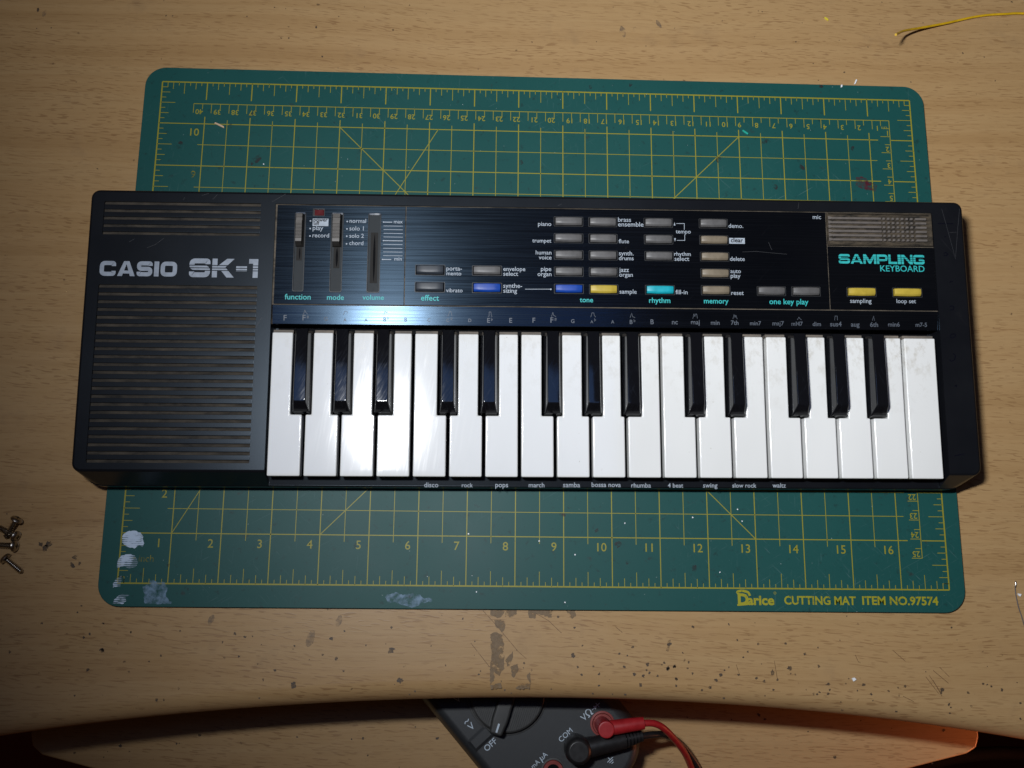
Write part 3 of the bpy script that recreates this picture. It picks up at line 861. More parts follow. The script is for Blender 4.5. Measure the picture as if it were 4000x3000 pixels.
# ---------------------------------------------------------------- cutting mat
I = 25.4
bm = bmesh.new()
out = rrect(-0.385 * I, 17.335 * I, -0.462 * I, 11.355 * I, 0.45 * I, 10)
rings = [[(x, y, -2.4) for x, y in out], [(x, y, -0.35) for x, y in out], [(x + (0.25 if x < 200 else -0.25), y + (0.25 if y < 130 else -0.25), 0) for x, y in out]]
loft(bm, rings)
mat = tag(put('cutting_mat', bm, 'green_mat_vinyl', None, origin=(215, 138, -2.4)), 'worn green cutting mat with yellow inch grid lying under the keyboard', 'cutting mat')
MO = (-215, -138, 2.4)
bm = bmesh.new()
Z0 = 0.07


def ml(x0, y0, x1, y1, w):
    line(bm, [(x0 * I, y0 * I), (x1 * I, y1 * I)], w, Z0)


for p in (((0, 0), (17, 0)), ((17, 0), (17, 11)), ((17, 11), (0, 11)), ((0, 11), (0, 0))):
    ml(*p[0], *p[1], 0.75)
for yi in range(1, 11):
    ml(0, yi, 16.2, yi, 0.52)
    ml(16.5, yi, 17, yi, 0.55)
    if yi < 10:
        ml(0.88, yi + 0.5, 16.15, yi + 0.5, 0.36)
for xi in range(1, 17):
    ml(xi, 0, xi, 10.17, 0.52)
    ml(xi, 10.58, xi, 11, 0.62)
    ml(xi + 0.5 if xi < 16 else 16.0, 0.86, xi + 0.5 if xi < 16 else 16.0, 10.1, 0.36)
for k in range(1, 17 * 8):
    if k % 8 == 0:
        continue
    ln = 0.30 if k % 4 == 0 else (0.18 if k % 2 == 0 else 0.09)
    ml(k / 8, 0, k / 8, ln, 0.34)
    ml(k / 8, 11, k / 8, 11 - ln * 0.95, 0.34)
for k in range(1, 11 * 8):
    if k % 8 == 0:
        continue
    ln = 0.32 if k % 4 == 0 else (0.19 if k % 2 == 0 else 0.11)
    ml(0, k / 8, ln, k / 8, 0.34)
    ml(17, k / 8, 17 - ln, k / 8, 0.34)
for cx, cy, sx, sy in ((0, 0, 1, 1), (17, 0, -1, 1), (17, 11, -1, -1), (0, 11, 1, -1)):
    line(bm, [(cx * I + sx * 3.2, cy * I), (cx * I + sx * 3.2, cy * I + sy * 3.2), (cx * I, cy * I + sy * 3.2)], 0.35, Z0)
ml(4, 1, 13, 10, 0.45)
ml(13, 1, 4, 10, 0.45)
ml(1, 1, 6.196, 10, 0.42)
ml(16, 1, 10.804, 10, 0.42) if False else None
# centimetre rule, read from the far side
ry, rx = 10.483, 16.482
ml(rx - 40 / 2.54, ry, rx, ry, 0.42)
ml(rx, ry, rx, ry - 25 / 2.54, 0.42)
for k in range(1, 81):
    x = rx - k / 5.08
    ml(x, ry, x, ry - (0.22 if k % 2 == 0 else 0.13), 0.34)
for k in range(1, 51):
    y = ry - k / 5.08
    ml(rx - (0.22 if k % 2 == 0 else 0.13), y, rx, y, 0.34)
put('printed_grid', bm, 'mat_print_yellow', mat, MO)
bm = bmesh.new()
for k in range(1, 41):
    x = (rx - k / 2.54) * I
    text(bm, str(k), x + 1.2 + (2.0 if k < 10 else 4.2), None, (ry - 0.135) * I, Z0 + 0.03, 0.01, ang=math.pi, height=3.1)
text(bm, 'cm', (rx - 0.05) * I, None, (ry - 0.15) * I, Z0 + 0.03, 0.0, ang=math.pi, height=2.2)
for k in range(1, 26):
    y = (ry - k / 2.54) * I
    text(bm, str(k), (rx - 0.04) * I, None, y + 3.6, Z0 + 0.03, 0.01, ang=math.pi, height=3.1)
for k in range(1, 17):
    w = 3.9 if k < 10 else 6.6
    text(bm, str(k), k * I - (2.6 if k < 10 else 1.2) - w, None, 0.72 * I, Z0 + 0.03, 0.006, height=4.5)
text(bm, '10', 0.705 * I, None, 9.715 * I, Z0 + 0.03, 0.006, height=4.5)
text(bm, '2', 0.74 * I, None, 1.72 * I, Z0 + 0.03, 0.006, height=4.5)
put('printed_number', bm, 'mat_print_yellow', mat, MO)
bm = bmesh.new()
text(bm, 'inch', 0.385 * I, 0.682 * I, 0.427 * I, Z0 + 0.03, 0.0)
text(bm, '9', 0.79 * I, None, 8.717 * I, Z0 + 0.03, 0.006, height=4.3)
put('faded_lettering', bm, 'mat_print_faded', mat, MO)
bm = bmesh.new()
text(bm, 'CUTTING MAT', 13.536 * I, 15.024 * I, -0.312 * I, Z0, 0.028, height=4.3)
text(bm, 'ITEM NO.97574', 15.159 * I, 16.748 * I, -0.306 * I, Z0, 0.028, height=4.3)
text(bm, 'arice', 12.77 * I, 13.33 * I, -0.325 * I, Z0 + 0.02, 0.035, height=4.9)
text(bm, 'D', 12.575 * I, 12.80 * I, -0.325 * I, Z0 + 0.04, 0.05, height=5.6)
line(bm, rnd([(12.60 * I, -0.12 * I), (12.56 * I, -0.07 * I), (12.66 * I, -0.045 * I), (12.80 * I, -0.075 * I), (12.83 * I, -0.15 * I)], 1.5), 1.2, Z0 + 0.06)
line(bm, [(12.56 * I, -0.335 * I), (12.78 * I, -0.315 * I)], 1.0, Z0)
line(bm, [(13.35 * I + 0.6 * math.cos(a * 0.785), -0.09 * I + 0.6 * math.sin(a * 0.785)) for a in range(8)], 0.2, Z0, closed=True)
put('printed_lettering', bm, 'mat_print_logo', mat, MO)
each('paint_dab', 'ridged_white_paint', mat, MO, [lambda b, p=p: sheet(b, ragged(p, 0.8, 0.25), 0.22) for p in DATA['DABS']])
each('paint_smear', 'paint_smear', mat, MO, [lambda b, p=p: sheet(b, ragged(p, 0.9, 0.4), 0.18) for p in DATA['SMEAR']])
bm = bmesh.new()
for x, y in DATA['WHITE_MAT']:
    blob(bm, x, y, 0.42, 0.2, ragged=0.25)
for i in range(14):
    blob(bm, rng.uniform(0, 430), rng.choice((rng.uniform(-8, 45), rng.uniform(215, 285))), rng.uniform(0.10, 0.22), 0.2, n=6)
tag(put('paint_speck', bm, 'white_plastic', mat, MO), None, kind='stuff')
STAINS = ((55.5, 232.5, 5), (396, 248.6, 2.2), (345, 252, 3.5), (318, 240, 3), (257, 22, 3), (262, 13, 2), (297, 10, 2.6), (301, 3, 1.6), (40, 253, 2.2), (366, 236, 2.6), (350, 224, 3), (13, 242, 2), (245, 283, 2), (380, 287, 1.8), (268, 285, 2.2), (205, 235, 2.5), (228, 37, 2.2), (246, 29, 1.8), (120, 20, 2.0), (25, 9, 1.5))
each('dark_stain', 'dark_stain', mat, MO, [lambda b, q=q: blob(b, q[0], q[1], q[2] * 0.7, 0.15) for q in STAINS])
bm = bmesh.new()
sheet(bm, ragged([(396, 225), (408, 222), (409, 226), (401, 231), (397, 231)], 1, 0.4), 0.16)
blob(bm, 404, 227, 1.8, 0.165)
put('red_stain', bm, 'red_stain', mat, MO)

# ---------------------------------------------------------------- keyboard (local millimetres, h = 0 on its top face)
KB = tag(empty('music_keyboard', (-0.019018, 0.055292, 0.0000242), (math.radians(2.5782), 0, math.radians(0.44028))),
         'black plastic mini music keyboard with worn white keys lying across the green mat', 'keyboard')
KO = (0, 0, 23.6)
SL = math.tan(math.radians(2.5782))


def hb(y):
    return -(23.3 + y * SL)


bm = bmesh.new()
# lower shell
r1 = rrect(0.2, 460.8, -6.4, 146.7, (11, 11, 5, 5), 6)
r2 = rrect(-0.3, 461.3, -6.9, 146.9, (11, 11, 5, 5), 6)
r3 = rrect(0.8, 460.2, -5.8, 146.0, (10, 10, 5, 5), 6)
rin = rrect(0.9, 460.1, -5.7, 146.0, (10.5, 10.5, 4.5, 4.5), 6)
loft(bm, [[(x, y, hb(y)) for x, y in r3], [(x, y, hb(y) + 1.0) for x, y in r2], [(x, y, -12.6) for x, y in r1], [(x, y, -12.0) for x, y in rin]])
# left block with its grille openings, right cheek, rear rail
gu, gl = rrect(7.2, 87.9, 122.5, 140.3, 0.4, 1), rrect(7.2, 87.9, 4.7, 95.9, 0.4, 1)


def block(x0, x1, y0, y1, L, Rr, F, B, rad, holes=()):
    prof = ((0.0, 1.5), (-0.22, 0.75), (-0.75, 0.22), (-1.5, 0.0))
    rs = []
    for h, i in prof:
        rr = [max(0.01, r - i) for r in rad]
        rs.append([(x, y, h) for x, y in rrect(x0 + i * L, x1 - i * Rr, y0 + i * F, y1 - i * B, rr, 5)])
    fy = -5.9 if F else y0
    ll = x0 + (0.6 if L else 0)
    r_ = x1 - (0.6 if Rr else 0)
    rs.append([(x, y, -12.0) for x, y in rrect(ll, r_, fy, y1, [10.5 if (k < 2 and r > 1) else r for k, r in enumerate(rad)], 5)])
    rs = rs[::-1]
    loft(bm, rs, False, False)
    if holes:
        sheet_holes(bm, [(p[0], p[1]) for p in rs[-1]], list(holes), 0.0, 0, 1.6)
    else:
        poly(bm, [(p[0], p[1]) for p in rs[-1]], 0.0)


block(0, 95.45, 0, 146.7, 1, 0, 1, 1, (4.5, 0.01, 0.01, 4.5), (gu, gl))
block(444.05, 461, 0, 146.7, 0, 1, 1, 1, (0.01, 4.5, 4.5, 0.01))
block(95.45, 444.05, 140.25, 146.7, 0, 0, 0, 1, (0.01, 0.01, 0.01, 0.01))
# rear deck under the control panel and label strip, key well
box(bm, 95.46, 444.04, 86.45, 140.24, -11.9, -1.15, mi=1)
box(bm, 95.46, 444.04, 76.6, 86.44, -11.9, -2.6, mi=1)
box(bm, 95.46, 444.04, 76.35, 76.59, -11.9, -2.7, mi=2)
box(bm, 97, 443, 0.6, 76.3, -11.95, -11.8, mi=2)
loft(bm, [[(95.6, -5.6, -12.2), (443.9, -5.6, -12.2), (443.9, 3.0, -12.2), (95.6, 3.0, -12.2)], [(95.6, -5.6, -11.95), (443.9, -5.6, -11.95), (443.9, 3.0, -10.6), (95.6, 3.0, -10.6)]])
bmesh.ops.recalc_face_normals(bm, faces=[f for f in bm.faces if f.material_index == 0 and abs(f.normal.z) < 2])
case = put('case', bm, ['black_case_plastic', 'dusty_groove', 'well_black'], KB, KO, smooth=35)
# fix orientation of the open shells
for nm, (y0, y1), n in (('speaker_grille', (4.7, 95.9), 23), ('speaker_grille', (122.5, 140.3), 5)):
    bm = bmesh.new()
    box(bm, 7.1, 88.0, y0 - 0.1, y1 + 0.1, -1.9, -1.25, mi=1)
    pitch = (y1 - y0 - 1.65) / (n - 1)
    for k in range(n - 1):
        ya = y0 + 1.6 + pitch * k
        box(bm, 7.25, 87.85, ya, ya + pitch - 1.6, -1.24, -0.06, 0.18, 2)
    put(nm, bm, ['black_case_plastic', 'dusty_grille'], KB, KO, smooth=35)

LZ = 0.06
bm = bmesh.new()
c = DATA['CASIO']
logo(bm, 'CASIO', c[0], c[2], c[1] + 0.15, c[3] - 0.05, LZ, 0.275, 0.15, {'C': 1.42, 'A': 1.55, 'S': 1.38, 'I': 0.42, 'O': 1.45})
put('maker_lettering', bm, 'print_silver', case)
bm = bmesh.new()
c = DATA['SK1']
H = c[3] - c[1]
logo(bm, 'SK-1', c[0], c[2], c[1], c[3], LZ, 0.26, 0.12, {'S': 1.28, 'K': 1.35, '-': 0.66, '1': 0.56})
for i, fy in enumerate((0.345, 0.475, 0.615)):
    box(bm, c[0] - 0.2, c[2] + 0.2, c[1] + H * fy, c[1] + H * fy + 0.42, 0.0, LZ + 0.075, mi=1)
put('model_lettering', bm, ['print_silver', 'black_case_plastic'], case)
bm = bmesh.new()
for p in DATA['PEN']:
    line(bm, rnd(p, 0.6) if len(p) > 2 else p, 0.55, 0.05)
put('pen_mark', bm, 'pen_ink', case)
bm = bmesh.new()
for p in DATA['SCR']:
    x, y = p[0]
    z = 0.05 if (x < 95 or x > 444 or y > 140.2) else -0.35
    if (386 < x < 444 and 121 < y < 140) or (163 < x < 300 and y < 140):
        continue
    line(bm, p, 0.13, z)
put('scratch', bm, 'scratch_grey', case)
bm = bmesh.new()
for s, x0, x1, yb in DATA['LEDGE']:
    text(bm, s, x0, x1, yb, -11.87, 0.008)
for v in bm.verts:
    v.co.z += (v.co.y + 5.6) * 0.157
put('rhythm_lettering', bm, 'print_white', case)
for o in case.children:
    for v in o.data.vertices:
        v.co.z += 23.6 * MM

# control panels: three plates let into the deck, dusty seams between them
HP = -0.4
holes = {0: [], 1: [], 2: []}
PL = [(96.45, 163.1, 86.85, 139.75), (163.65, 386.2, 86.85, 139.75), (386.8, 443.6, 86.85, 121.1)]


def which(x, y):
    for i, (a, b, c_, d) in enumerate(PL):
        if a < x < b and c_ < y < d:
            return i


for b in DATA['BTN']:
    holes[which((b[0] + b[2]) / 2, (b[1] + b[3]) / 2)].append(rrect(b[0] + 0.45, b[2] - 0.45, b[1] + 0.4, b[3] - 0.4, 0.3, 2))
SLOTS = [(s[0], s[2], s[1], s[3]) for s in DATA['SLOT']]
for s in SLOTS:
    holes[0].append(rrect(*s, 0.8, 3))
ld = DATA['LED']
holes[0].append(rrect(ld[0], ld[2], ld[1], ld[3], 0.2, 1))
panels = []
for i, (a, b, c_, d) in enumerate(PL):
    bm = bmesh.new()
    o_ = rrect(a, b, c_, d, 0.15, 1)
    sheet_holes(bm, o_, holes[i], HP, 0, 0.7)
    loft(bm, [[(x, y, HP - 0.7) for x, y in o_], [(x, y, HP) for x, y in o_]], False, False)
    panels.append(put('control_panel', bm, 'brushed_black_panel', KB, KO))
tag(panels[0], 'panel plate with the three sliders')
tag(panels[1], 'wide panel plate with the tone, rhythm and memory buttons')
tag(panels[2], 'small panel plate with two yellow buttons')


def panel_text(pi, nm, m, fill):
    b = bmesh.new()
    fill(b)
    put(nm, b, m, panels[pi], KO)


def f0(b):
    for s, x0, x1, yb in DATA['W1']:
        text(b, s, x0, x1, yb, HP + 0.05, 0.006)
    for x, y in DATA['BUL']:
        disc(b, x, y, 0.42, HP + 0.05)
    q = DATA['BOX'][0]
    poly(b, [(q[0], q[1]), (q[2], q[1]), (q[2], q[3]), (q[0], q[3])], HP + 0.05)
    for x0, y, x1, k in DATA['TICK']:
        line(b, [(x0, y), (x1, y)], 0.42 if k else 0.26, HP + 0.05)
        if k:
            disc(b, x0, y, 0.36, HP + 0.10)
    for s, x0, x1, yb in DATA['D1']:
        text(b, s, x0, x1, yb, HP + 0.09, 0.026, mi=1)


panel_text(0, 'printed_lettering', ['print_white', 'print_black'], f0)
panel_text(0, 'heading_lettering', 'print_teal', lambda b: [text(b, s, x0, x1, yb, HP + 0.05, 0.014) for s, x0, x1, yb in DATA['T1']])


def f1(b):
    for s, x0, x1, yb in DATA['W2']:
        text(b, s, x0, x1, yb, HP + 0.05, 0.006)
    q = DATA['BOX'][1]
    poly(b, [(q[0], q[1]), (q[2], q[1]), (q[2], q[3]), (q[0], q[3])], HP + 0.05)
    for s, x0, x1, yb in DATA['D2']:
        text(b, s, x0, x1, yb, HP + 0.09, 0.026, mi=1)
    for p in DATA['LINES2']:
        line(b, p, 0.26, HP + 0.05)
    for x, y in DATA['DOT2']:
        disc(b, x, y, 0.42, HP + 0.10)
    for p in DATA['TRI']:
        poly(b, p, HP + 0.05)


panel_text(1, 'printed_lettering', ['print_white', 'print_black'], f1)
panel_text(1, 'heading_lettering', 'print_teal', lambda b: [text(b, s, x0, x1, yb, HP + 0.05, 0.014) for s, x0, x1, yb in DATA['T2']])
panel_text(2, 'printed_lettering', 'print_white', lambda b: [text(b, s, x0, x1, yb, HP + 0.05, 0.006) for s, x0, x1, yb in DATA['W3']])


def f2(b):
    for s, x0, x1, yb in DATA['T3']:
        text(b, s, x0, x1, yb, HP + 0.05, 0.006)
    q = DATA['SAMP']
    logo(b, 'SAMPLING', q[0], q[2], q[1], q[3], HP + 0.05, 0.24, 0.08, {'S': 1.35, 'A': 1.45, 'M': 1.55, 'P': 1.3, 'L': 1.05, 'I': 0.36, 'N': 1.35, 'G': 1.35})
    h = q[3] - q[1]
    for fy in (0.30, 0.50, 0.70):
        box(b, q[0] - 0.2, q[2] + 0.2, q[1] + h * fy, q[1] + h * fy + 0.22, HP, HP + 0.13, mi=1)


panel_text(2, 'heading_lettering', ['print_teal', 'brushed_black_panel'], f2)

# label strip
bm = bmesh.new()
box(bm, 95.9, 443.9, 76.35, 86.3, -2.4, -0.35, 0.25, 2)
for v in bm.verts:
    v.co.z += (v.co.y - 86.3) * 0.105
strip = put('label_strip', bm, 'label_strip_black', KB, KO, smooth=35)
bm = bmesh.new()
for s, x0, x1, yb in DATA['STRIP']:
    text(bm, s[0] if s[-1] in '#b' and len(s) == 2 else s, x0, x1 if not (s[-1] in '#b' and len(s) == 2) else x0 + (x1 - x0) * 0.48, yb, -0.28, 0.016)
    if s[-1] in '#b' and len(s) == 2:
        a, w = x0 + (x1 - x0) * 0.64, (x1 - x0) * 0.34
        if s[-1] == '#':
            for dx in (0.3, 0.7):
                line(bm, [(a + w * dx, yb + 0.9), (a + w * dx, yb + 2.5)], 0.15, -0.28)
            for dy in (1.4, 2.0):
                line(bm, [(a, yb + dy - 0.1), (a + w, yb + dy + 0.1)], 0.15, -0.28)
        else:
            line(bm, [(a + w * 0.15, yb + 2.6), (a + w * 0.15, yb + 1.0), (a + w * 0.8, yb + 1.5), (a + w * 0.6, yb + 1.9), (a + w * 0.15, yb + 1.6)], 0.16, -0.28)
for p in DATA['ENV']:
    line(bm, p, 0.22, -0.28)
for v in bm.verts:
    v.co.z += (v.co.y - 86.3) * 0.105
put('printed_lettering', bm, 'print_strip', strip, KO)

# push buttons
for x0, y0, x1, y1, colr, lab in DATA['BTN']:
    cx, cy = (x0 + x1) / 2, (y0 + y1) / 2
    bm = bmesh.new()
    w, d = (x1 - x0) / 2 - 0.95, (y1 - y0) / 2 - 0.70
    n = 9
    wob = rng.uniform(-0.12, 0.12)
    rows = []
    prof = ((-d, -1.0), (-d + 0.15, 0.45), (-d + 0.75, 1.15), (-d + 1.15, 1.38), (0, 1.5), (d - 0.5, 1.5), (d - 0.1, 1.2), (d, -1.0))
    for i in range(n):
        u = -1 + 2 * i / (n - 1)
        sx = u * w
        crown = 0.30 * (1 - u * u)
        bow = 0.35 * (1 - u * u)
        edge = 0.35 if i in (0, n - 1) else 0.0
        rows.append([bm.verts.new((cx + sx + wob, cy + py - (bow if py < 0 and pz > 0.3 else 0) + (0.1 if py < 0 else 0), HP + pz + (crown - edge if pz > 0 else 0))) for py, pz in prof])
    for a, b in zip(rows, rows[1:]):
        for j in range(len(prof) - 1):
            bm.faces.new((a[j], b[j], b[j + 1], a[j + 1]))
    bm.faces.new(rows[0])
    bm.faces.new(rows[-1][::-1])
    bmesh.ops.recalc_face_normals(bm, faces=bm.faces)
    for v in bm.verts:
        if abs(v.co.x - cx) > w - 1e-4 and v.co.z > HP:
            v.co.x -= math.copysign(0.12, v.co.x - cx)
    btn = put('push_button', bm, 'button_' + colr, KB, (0, 0, 0), smooth=32, origin=None)
    for v in btn.data.vertices:
        v.co.z += KO[2] * MM
    btn['label'] = lab
    bm = bmesh.new()
    o_, i_ = rrect(x0, x1, y0, y1, 0.5, 2), rrect(x0 + 0.46, x1 - 0.46, y0 + 0.41, y1 - 0.41, 0.3, 2)
    a = [[(x, y, HP - 0.3) for x, y in o_], [(x, y, HP + 0.22) for x, y in rrect(x0 + 0.1, x1 - 0.1, y0 + 0.1, y1 - 0.1, 0.4, 2)], [(x, y, HP + 0.22) for x, y in rrect(x0 + 0.36, x1 - 0.36, y0 + 0.31, y1 - 0.31, 0.3, 2)], [(x, y, HP - 0.62) for x, y in i_]]
    loft(bm, a, False, False)
    poly(bm, i_, HP - 0.6, 1)
    put('bezel', bm, ['bezel_grey', 'well_black'], btn, KO)

# slide switches
for k, (x0, x1, y0, y1) in enumerate(SLOTS):
    bm = bmesh.new()
    a = [[(x, y, HP - 0.2) for x, y in rrect(x0 - 0.35, x1 + 0.35, y0 - 0.35, y1 + 0.35, 0.9, 3)], [(x, y, HP + 0.18) for x, y in rrect(x0 - 0.2, x1 + 0.2, y0 - 0.2, y1 + 0.2, 0.9, 3)],
         [(x, y, HP + 0.18) for x, y in rrect(x0 + 0.05, x1 - 0.05, y0 + 0.05, y1 - 0.05, 0.8, 3)], [(x, y, HP - 0.74) for x, y in rrect(x0 + 0.1, x1 - 0.1, y0 + 0.1, y1 - 0.1, 0.7, 3)]]
    loft(bm, a, False, False, 3)
    xm = (x0 + x1) / 2
    sl = {0: (xm - 1.6, xm + 1.4, y1 - 25.5, y1 - 18.0), 1: (xm - 1.6, xm + 1.6, y1 - 29.5, y1 - 18.0), 2: (xm - 1.9, xm + 1.9, y0 + 5.0, y1 - 10.0)}[k]
    sheet_holes(bm, rrect(x0 + 0.08, x1 - 0.08, y0 + 0.08, y1 - 0.08, 0.7, 3), [rrect(*sl, 0.2, 1)], HP - 0.70, 0, 0.02)
    poly(bm, rrect(sl[0], sl[1], sl[2], sl[3], 0.2, 1), HP - 0.73, 1)
    n = 12
    lens = []
    yA, yB = sl[2] + 0.6, sl[3] - 0.4
    wl = (0.35, 0.62, 0.62)[k]
    for i in range(n + 1):
        t = i / n
        lens.append((xm + 0.1 + wl * math.sin(math.pi * t) ** 0.7, yA + (yB - yA) * t))
    for i in range(n - 1, 0, -1):
        t = i / n
        lens.append((xm + 0.1 - wl * math.sin(math.pi * t) ** 0.7, yA + (yB - yA) * t))
    poly(bm, lens, HP - 0.71, 2)
    f = bm.faces.new([bm.verts.new(q) for q in ((x0 + 0.3, y1 - 0.75, HP + 0.08), (x1 - 0.3, y1 - 0.75, HP + 0.08), (x1 - 0.3, y1 + 0.15, HP + 0.225), (x0 + 0.3, y1 + 0.15, HP + 0.225))])
    f.material_index = 4
    sw = put('slide_switch', bm, ['slot_grey', 'slot_dust', 'well_black', 'bezel_grey', 'slot_gloss'], KB, KO)
    sw['label'] = ('function slide switch pushed up to off', 'mode slide switch pushed up to normal', 'volume slot with its knob missing')[k]
    if k < 2:
        yt, yb_ = y1 - 0.75, y1 - 18.2
        bm = bmesh.new()
        xa, xb = x0 + 0.55, x1 - 0.55
        prof = [(yb_, -0.6), (yb_ + 0.25, 0.6), (yb_ + 2.1, 2.9)]
        for r in range(11):
            ya = yb_ + 3.6 + r * 0.76
            prof += [(ya, 3.0), (ya + 0.12, 2.62), (ya + 0.34, 2.62), (ya + 0.46, 3.0)]
        prof += [(yt - 4.2, 3.0), (yt - 4.0, 2.3), (yt - 2.4, 2.3), (yt - 2.2, 2.75), (yt - 1.9, 2.75), (yt - 1.7, 2.3), (yt - 0.3, 2.2), (yt, 1.8), (yt, -0.6)]
        va = [bm.verts.new((xa + (0.35 if z > 0.4 else 0), y, HP + z)) for y, z in prof]
        vb = [bm.verts.new((xb - (0.75 if z > 0.4 else 0), y, HP + z)) for y, z in prof]
        for j in range(len(prof) - 1):
            f = bm.faces.new((va[j], vb[j], vb[j + 1], va[j + 1]))
            f.material_index = 1 if j < 2 else 0
        f = bm.faces.new(va[::-1])
        f.material_index = 1
        f = bm.faces.new(vb)
        f.material_index = 1
        bmesh.ops.recalc_face_normals(bm, faces=bm.faces)
        put('switch_knob', bm, ['knob_grey', 'knob_foot'], sw, KO)

# power light
bm = bmesh.new()
x0, y0, x1, y1 = ld
box(bm, x0 + 0.6, x1 - 0.15, y0 + 0.15, y1 - 0.45, HP - 0.68, HP + 0.25, 0.15)
led = put('power_light', bm, 'led_red', KB, KO)
led['label'] = 'small unlit red power light'
bm = bmesh.new()
loft(bm, [[(x, y, HP - 0.3) for x, y in rrect(x0 - 0.4, x1 + 0.35, y0 - 0.35, y1 + 0.35, 0.3, 2)], [(x, y, HP + 0.15) for x, y in rrect(x0 - 0.3, x1 + 0.25, y0 - 0.25, y1 + 0.25, 0.3, 2)], [(x, y, HP + 0.15) for x, y in rrect(x0 + 0.05, x1 - 0.05, y0 + 0.05, y1 - 0.05, 0.2, 2)], [(x, y, HP - 0.66) for x, y in rrect(x0 + 0.1, x1 - 0.1, y0 + 0.1, y1 - 0.1, 0.2, 2)]], False, True)
put('light_frame', bm, 'bezel_grey', led, KO)

# microphone grille
bm = bmesh.new()
gx0, gx1, gy0, gy1 = 386.8, 443.5, 121.6, 139.75
loft(bm, [[(x, y, -1.1) for x, y in rrect(gx0, gx1, gy0, gy1, 0.1, 1)], [(x, y, 0.15) for x, y in rrect(gx0 + 0.1, gx1 - 0.1, gy0 + 0.1, gy1 - 0.1, 0.1, 1)], [(x, y, 0.15) for x, y in rrect(gx0 + 0.6, gx1 - 0.8, gy0 + 0.5, gy1 - 0.5, 0.1, 1)], [(x, y, -0.75) for x, y in rrect(gx0 + 1.0, gx1 - 1.4, gy0 + 1.0, gy1 - 0.9, 0.1, 1)]], False, True, 1)
nr = 6
p_ = (gy1 - gy0 - 4.0) / nr
for r in range(nr):
    ya = gy0 + 2.6 + p_ * r
    yb_ = ya + p_ * 0.52
    box(bm, gx0 + 3.0, gx0 + 29.3, ya, yb_, -0.8, 0.45, 0.25, 2)
    for k in range(7):
        xa = gx0 + 30.1 + k * 2.5
        box(bm, xa, xa + 1.35, ya, yb_, -0.8, 0.45, 0.25, 2)
    box(bm, gx0 + 47.8, gx1 - 3.0, ya, yb_, -0.8, 0.45, 0.25, 2)
    # bevelled lead-in at the left end of each rib
    v = [bm.verts.new(q) for q in ((gx0 + 0.7, ya - 0.2, 0.10), (gx0 + 3.0, ya + 0.25, 0.30), (gx0 + 3.0, yb_ - 0.2, 0.30), (gx0 + 0.7, yb_ + 0.5, 0.10))]
    bm.faces.new(v)
put('microphone_grille', bm, ['mic_rib_grey', 'dusty_mic'], KB, KO, smooth=35)

# keys
NOTCH = [112.3, 132.8, 153.5, 186.45, 207.35, 239.95, 260.7, 280.8, 313.8, 334.75, 367.75, 388.1, 408.75]
HK = -1.0
for k in range(19):
    x0 = 96.45 + 18.25 * k
    x1 = x0 + 16.45
    la = x0
    ra = x1
    for c_ in NOTCH:
        if x0 - 2 < c_ < x1 + 6 and c_ - 5.4 < x1 and c_ > (x0 + x1) / 2:
            ra = c_ - 5.35
        if x0 - 6 < c_ < x1 + 2 and c_ + 5.4 > x0 and c_ < (x0 + x1) / 2:
            la = c_ + 5.35
    yb_, yn, yf = 71.9, 29.6, -1.5
    pts = [(x0, yf), (x1, yf)]
    if ra < x1:
        pts += [(x1, yn), (ra, yn)]
    pts += [(ra, yb_), (la, yb_)]
    if la > x0:
        pts += [(la, yn), (x0, yn)]
    bm = bmesh.new()
    prism(bm, pts, HK - 6.0, HK, 0.7, 3)
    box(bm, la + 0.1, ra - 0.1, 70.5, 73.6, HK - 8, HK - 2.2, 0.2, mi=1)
    for yc in range(2, 70, 5):
        bmesh.ops.bisect_plane(bm, geom=bm.verts[:] + bm.edges[:] + bm.faces[:], plane_co=(0, yc, 0), plane_no=(0, 1, 0))
    dz = rng.uniform(-0.12, 0.12)
    tilt = rng.uniform(-0.0025, 0.0025)
    sag = 0.0 if k != 3 else -0.002
    for v in bm.verts:
        # keys bow a little along their length and sit not quite level with each other
        v.co.z += dz + (v.co.x - (x0 + x1) / 2) * tilt + (v.co.y - 72) * sag + 0.00016 * (v.co.y - 22) ** 2
    put('white_key', bm, ['white_key_plastic', 'shaded_dusty_key_end'], KB, KO, smooth=40)
for c_ in NOTCH:
    bm = bmesh.new()
    wb, wt = 4.55, 3.15
    prof = [(30.3, 36.2), ]
    rings = []
    for h, yf, w in ((-9.0, 30.0, wb), (0.2, 30.5, wb), (0.8, 31.0, wb - 0.45), (5.3, 34.6, wt + 0.12), (6.0, 35.3, wt - 0.12), (6.35, 36.0, wt - 0.45)):
        yb_ = 72.6
        rings.append([(x, y, HK + h) for x, y in rrect(c_ - w + 0.25, c_ + w + 0.25, yf, yb_, (0.7, 0.7, 0.05, 0.05), 3)])
    loft(bm, rings)
    for v in bm.verts:
        v.co.z += -0.00004 * (v.co.y - 50) ** 2 - 0.020 * (v.co.y - 50)
    put('black_key', bm, 'black_key_plastic', KB, KO, smooth=40)

# ---------------------------------------------------------------- multimeter on the tray
mm_ = DATA['MET']
MT = tag(empty('multimeter', (mm_['o'][0] * MM, mm_['o'][1] * MM, -0.085), (0, 0, mm_['ang'])), 'dark grey multimeter switched off on the lower tray under the desk edge', 'multimeter')
MZ = 37.0
bm = bmesh.new()


def mring(i, z, i2=0):
    return [(x, y, z) for x, y in rrect(-1.5 + i, 82.5 - i, -60 + i, 118 - i, (max(1, 24 - i), max(1, 24 - i), 10, 10), 8)]


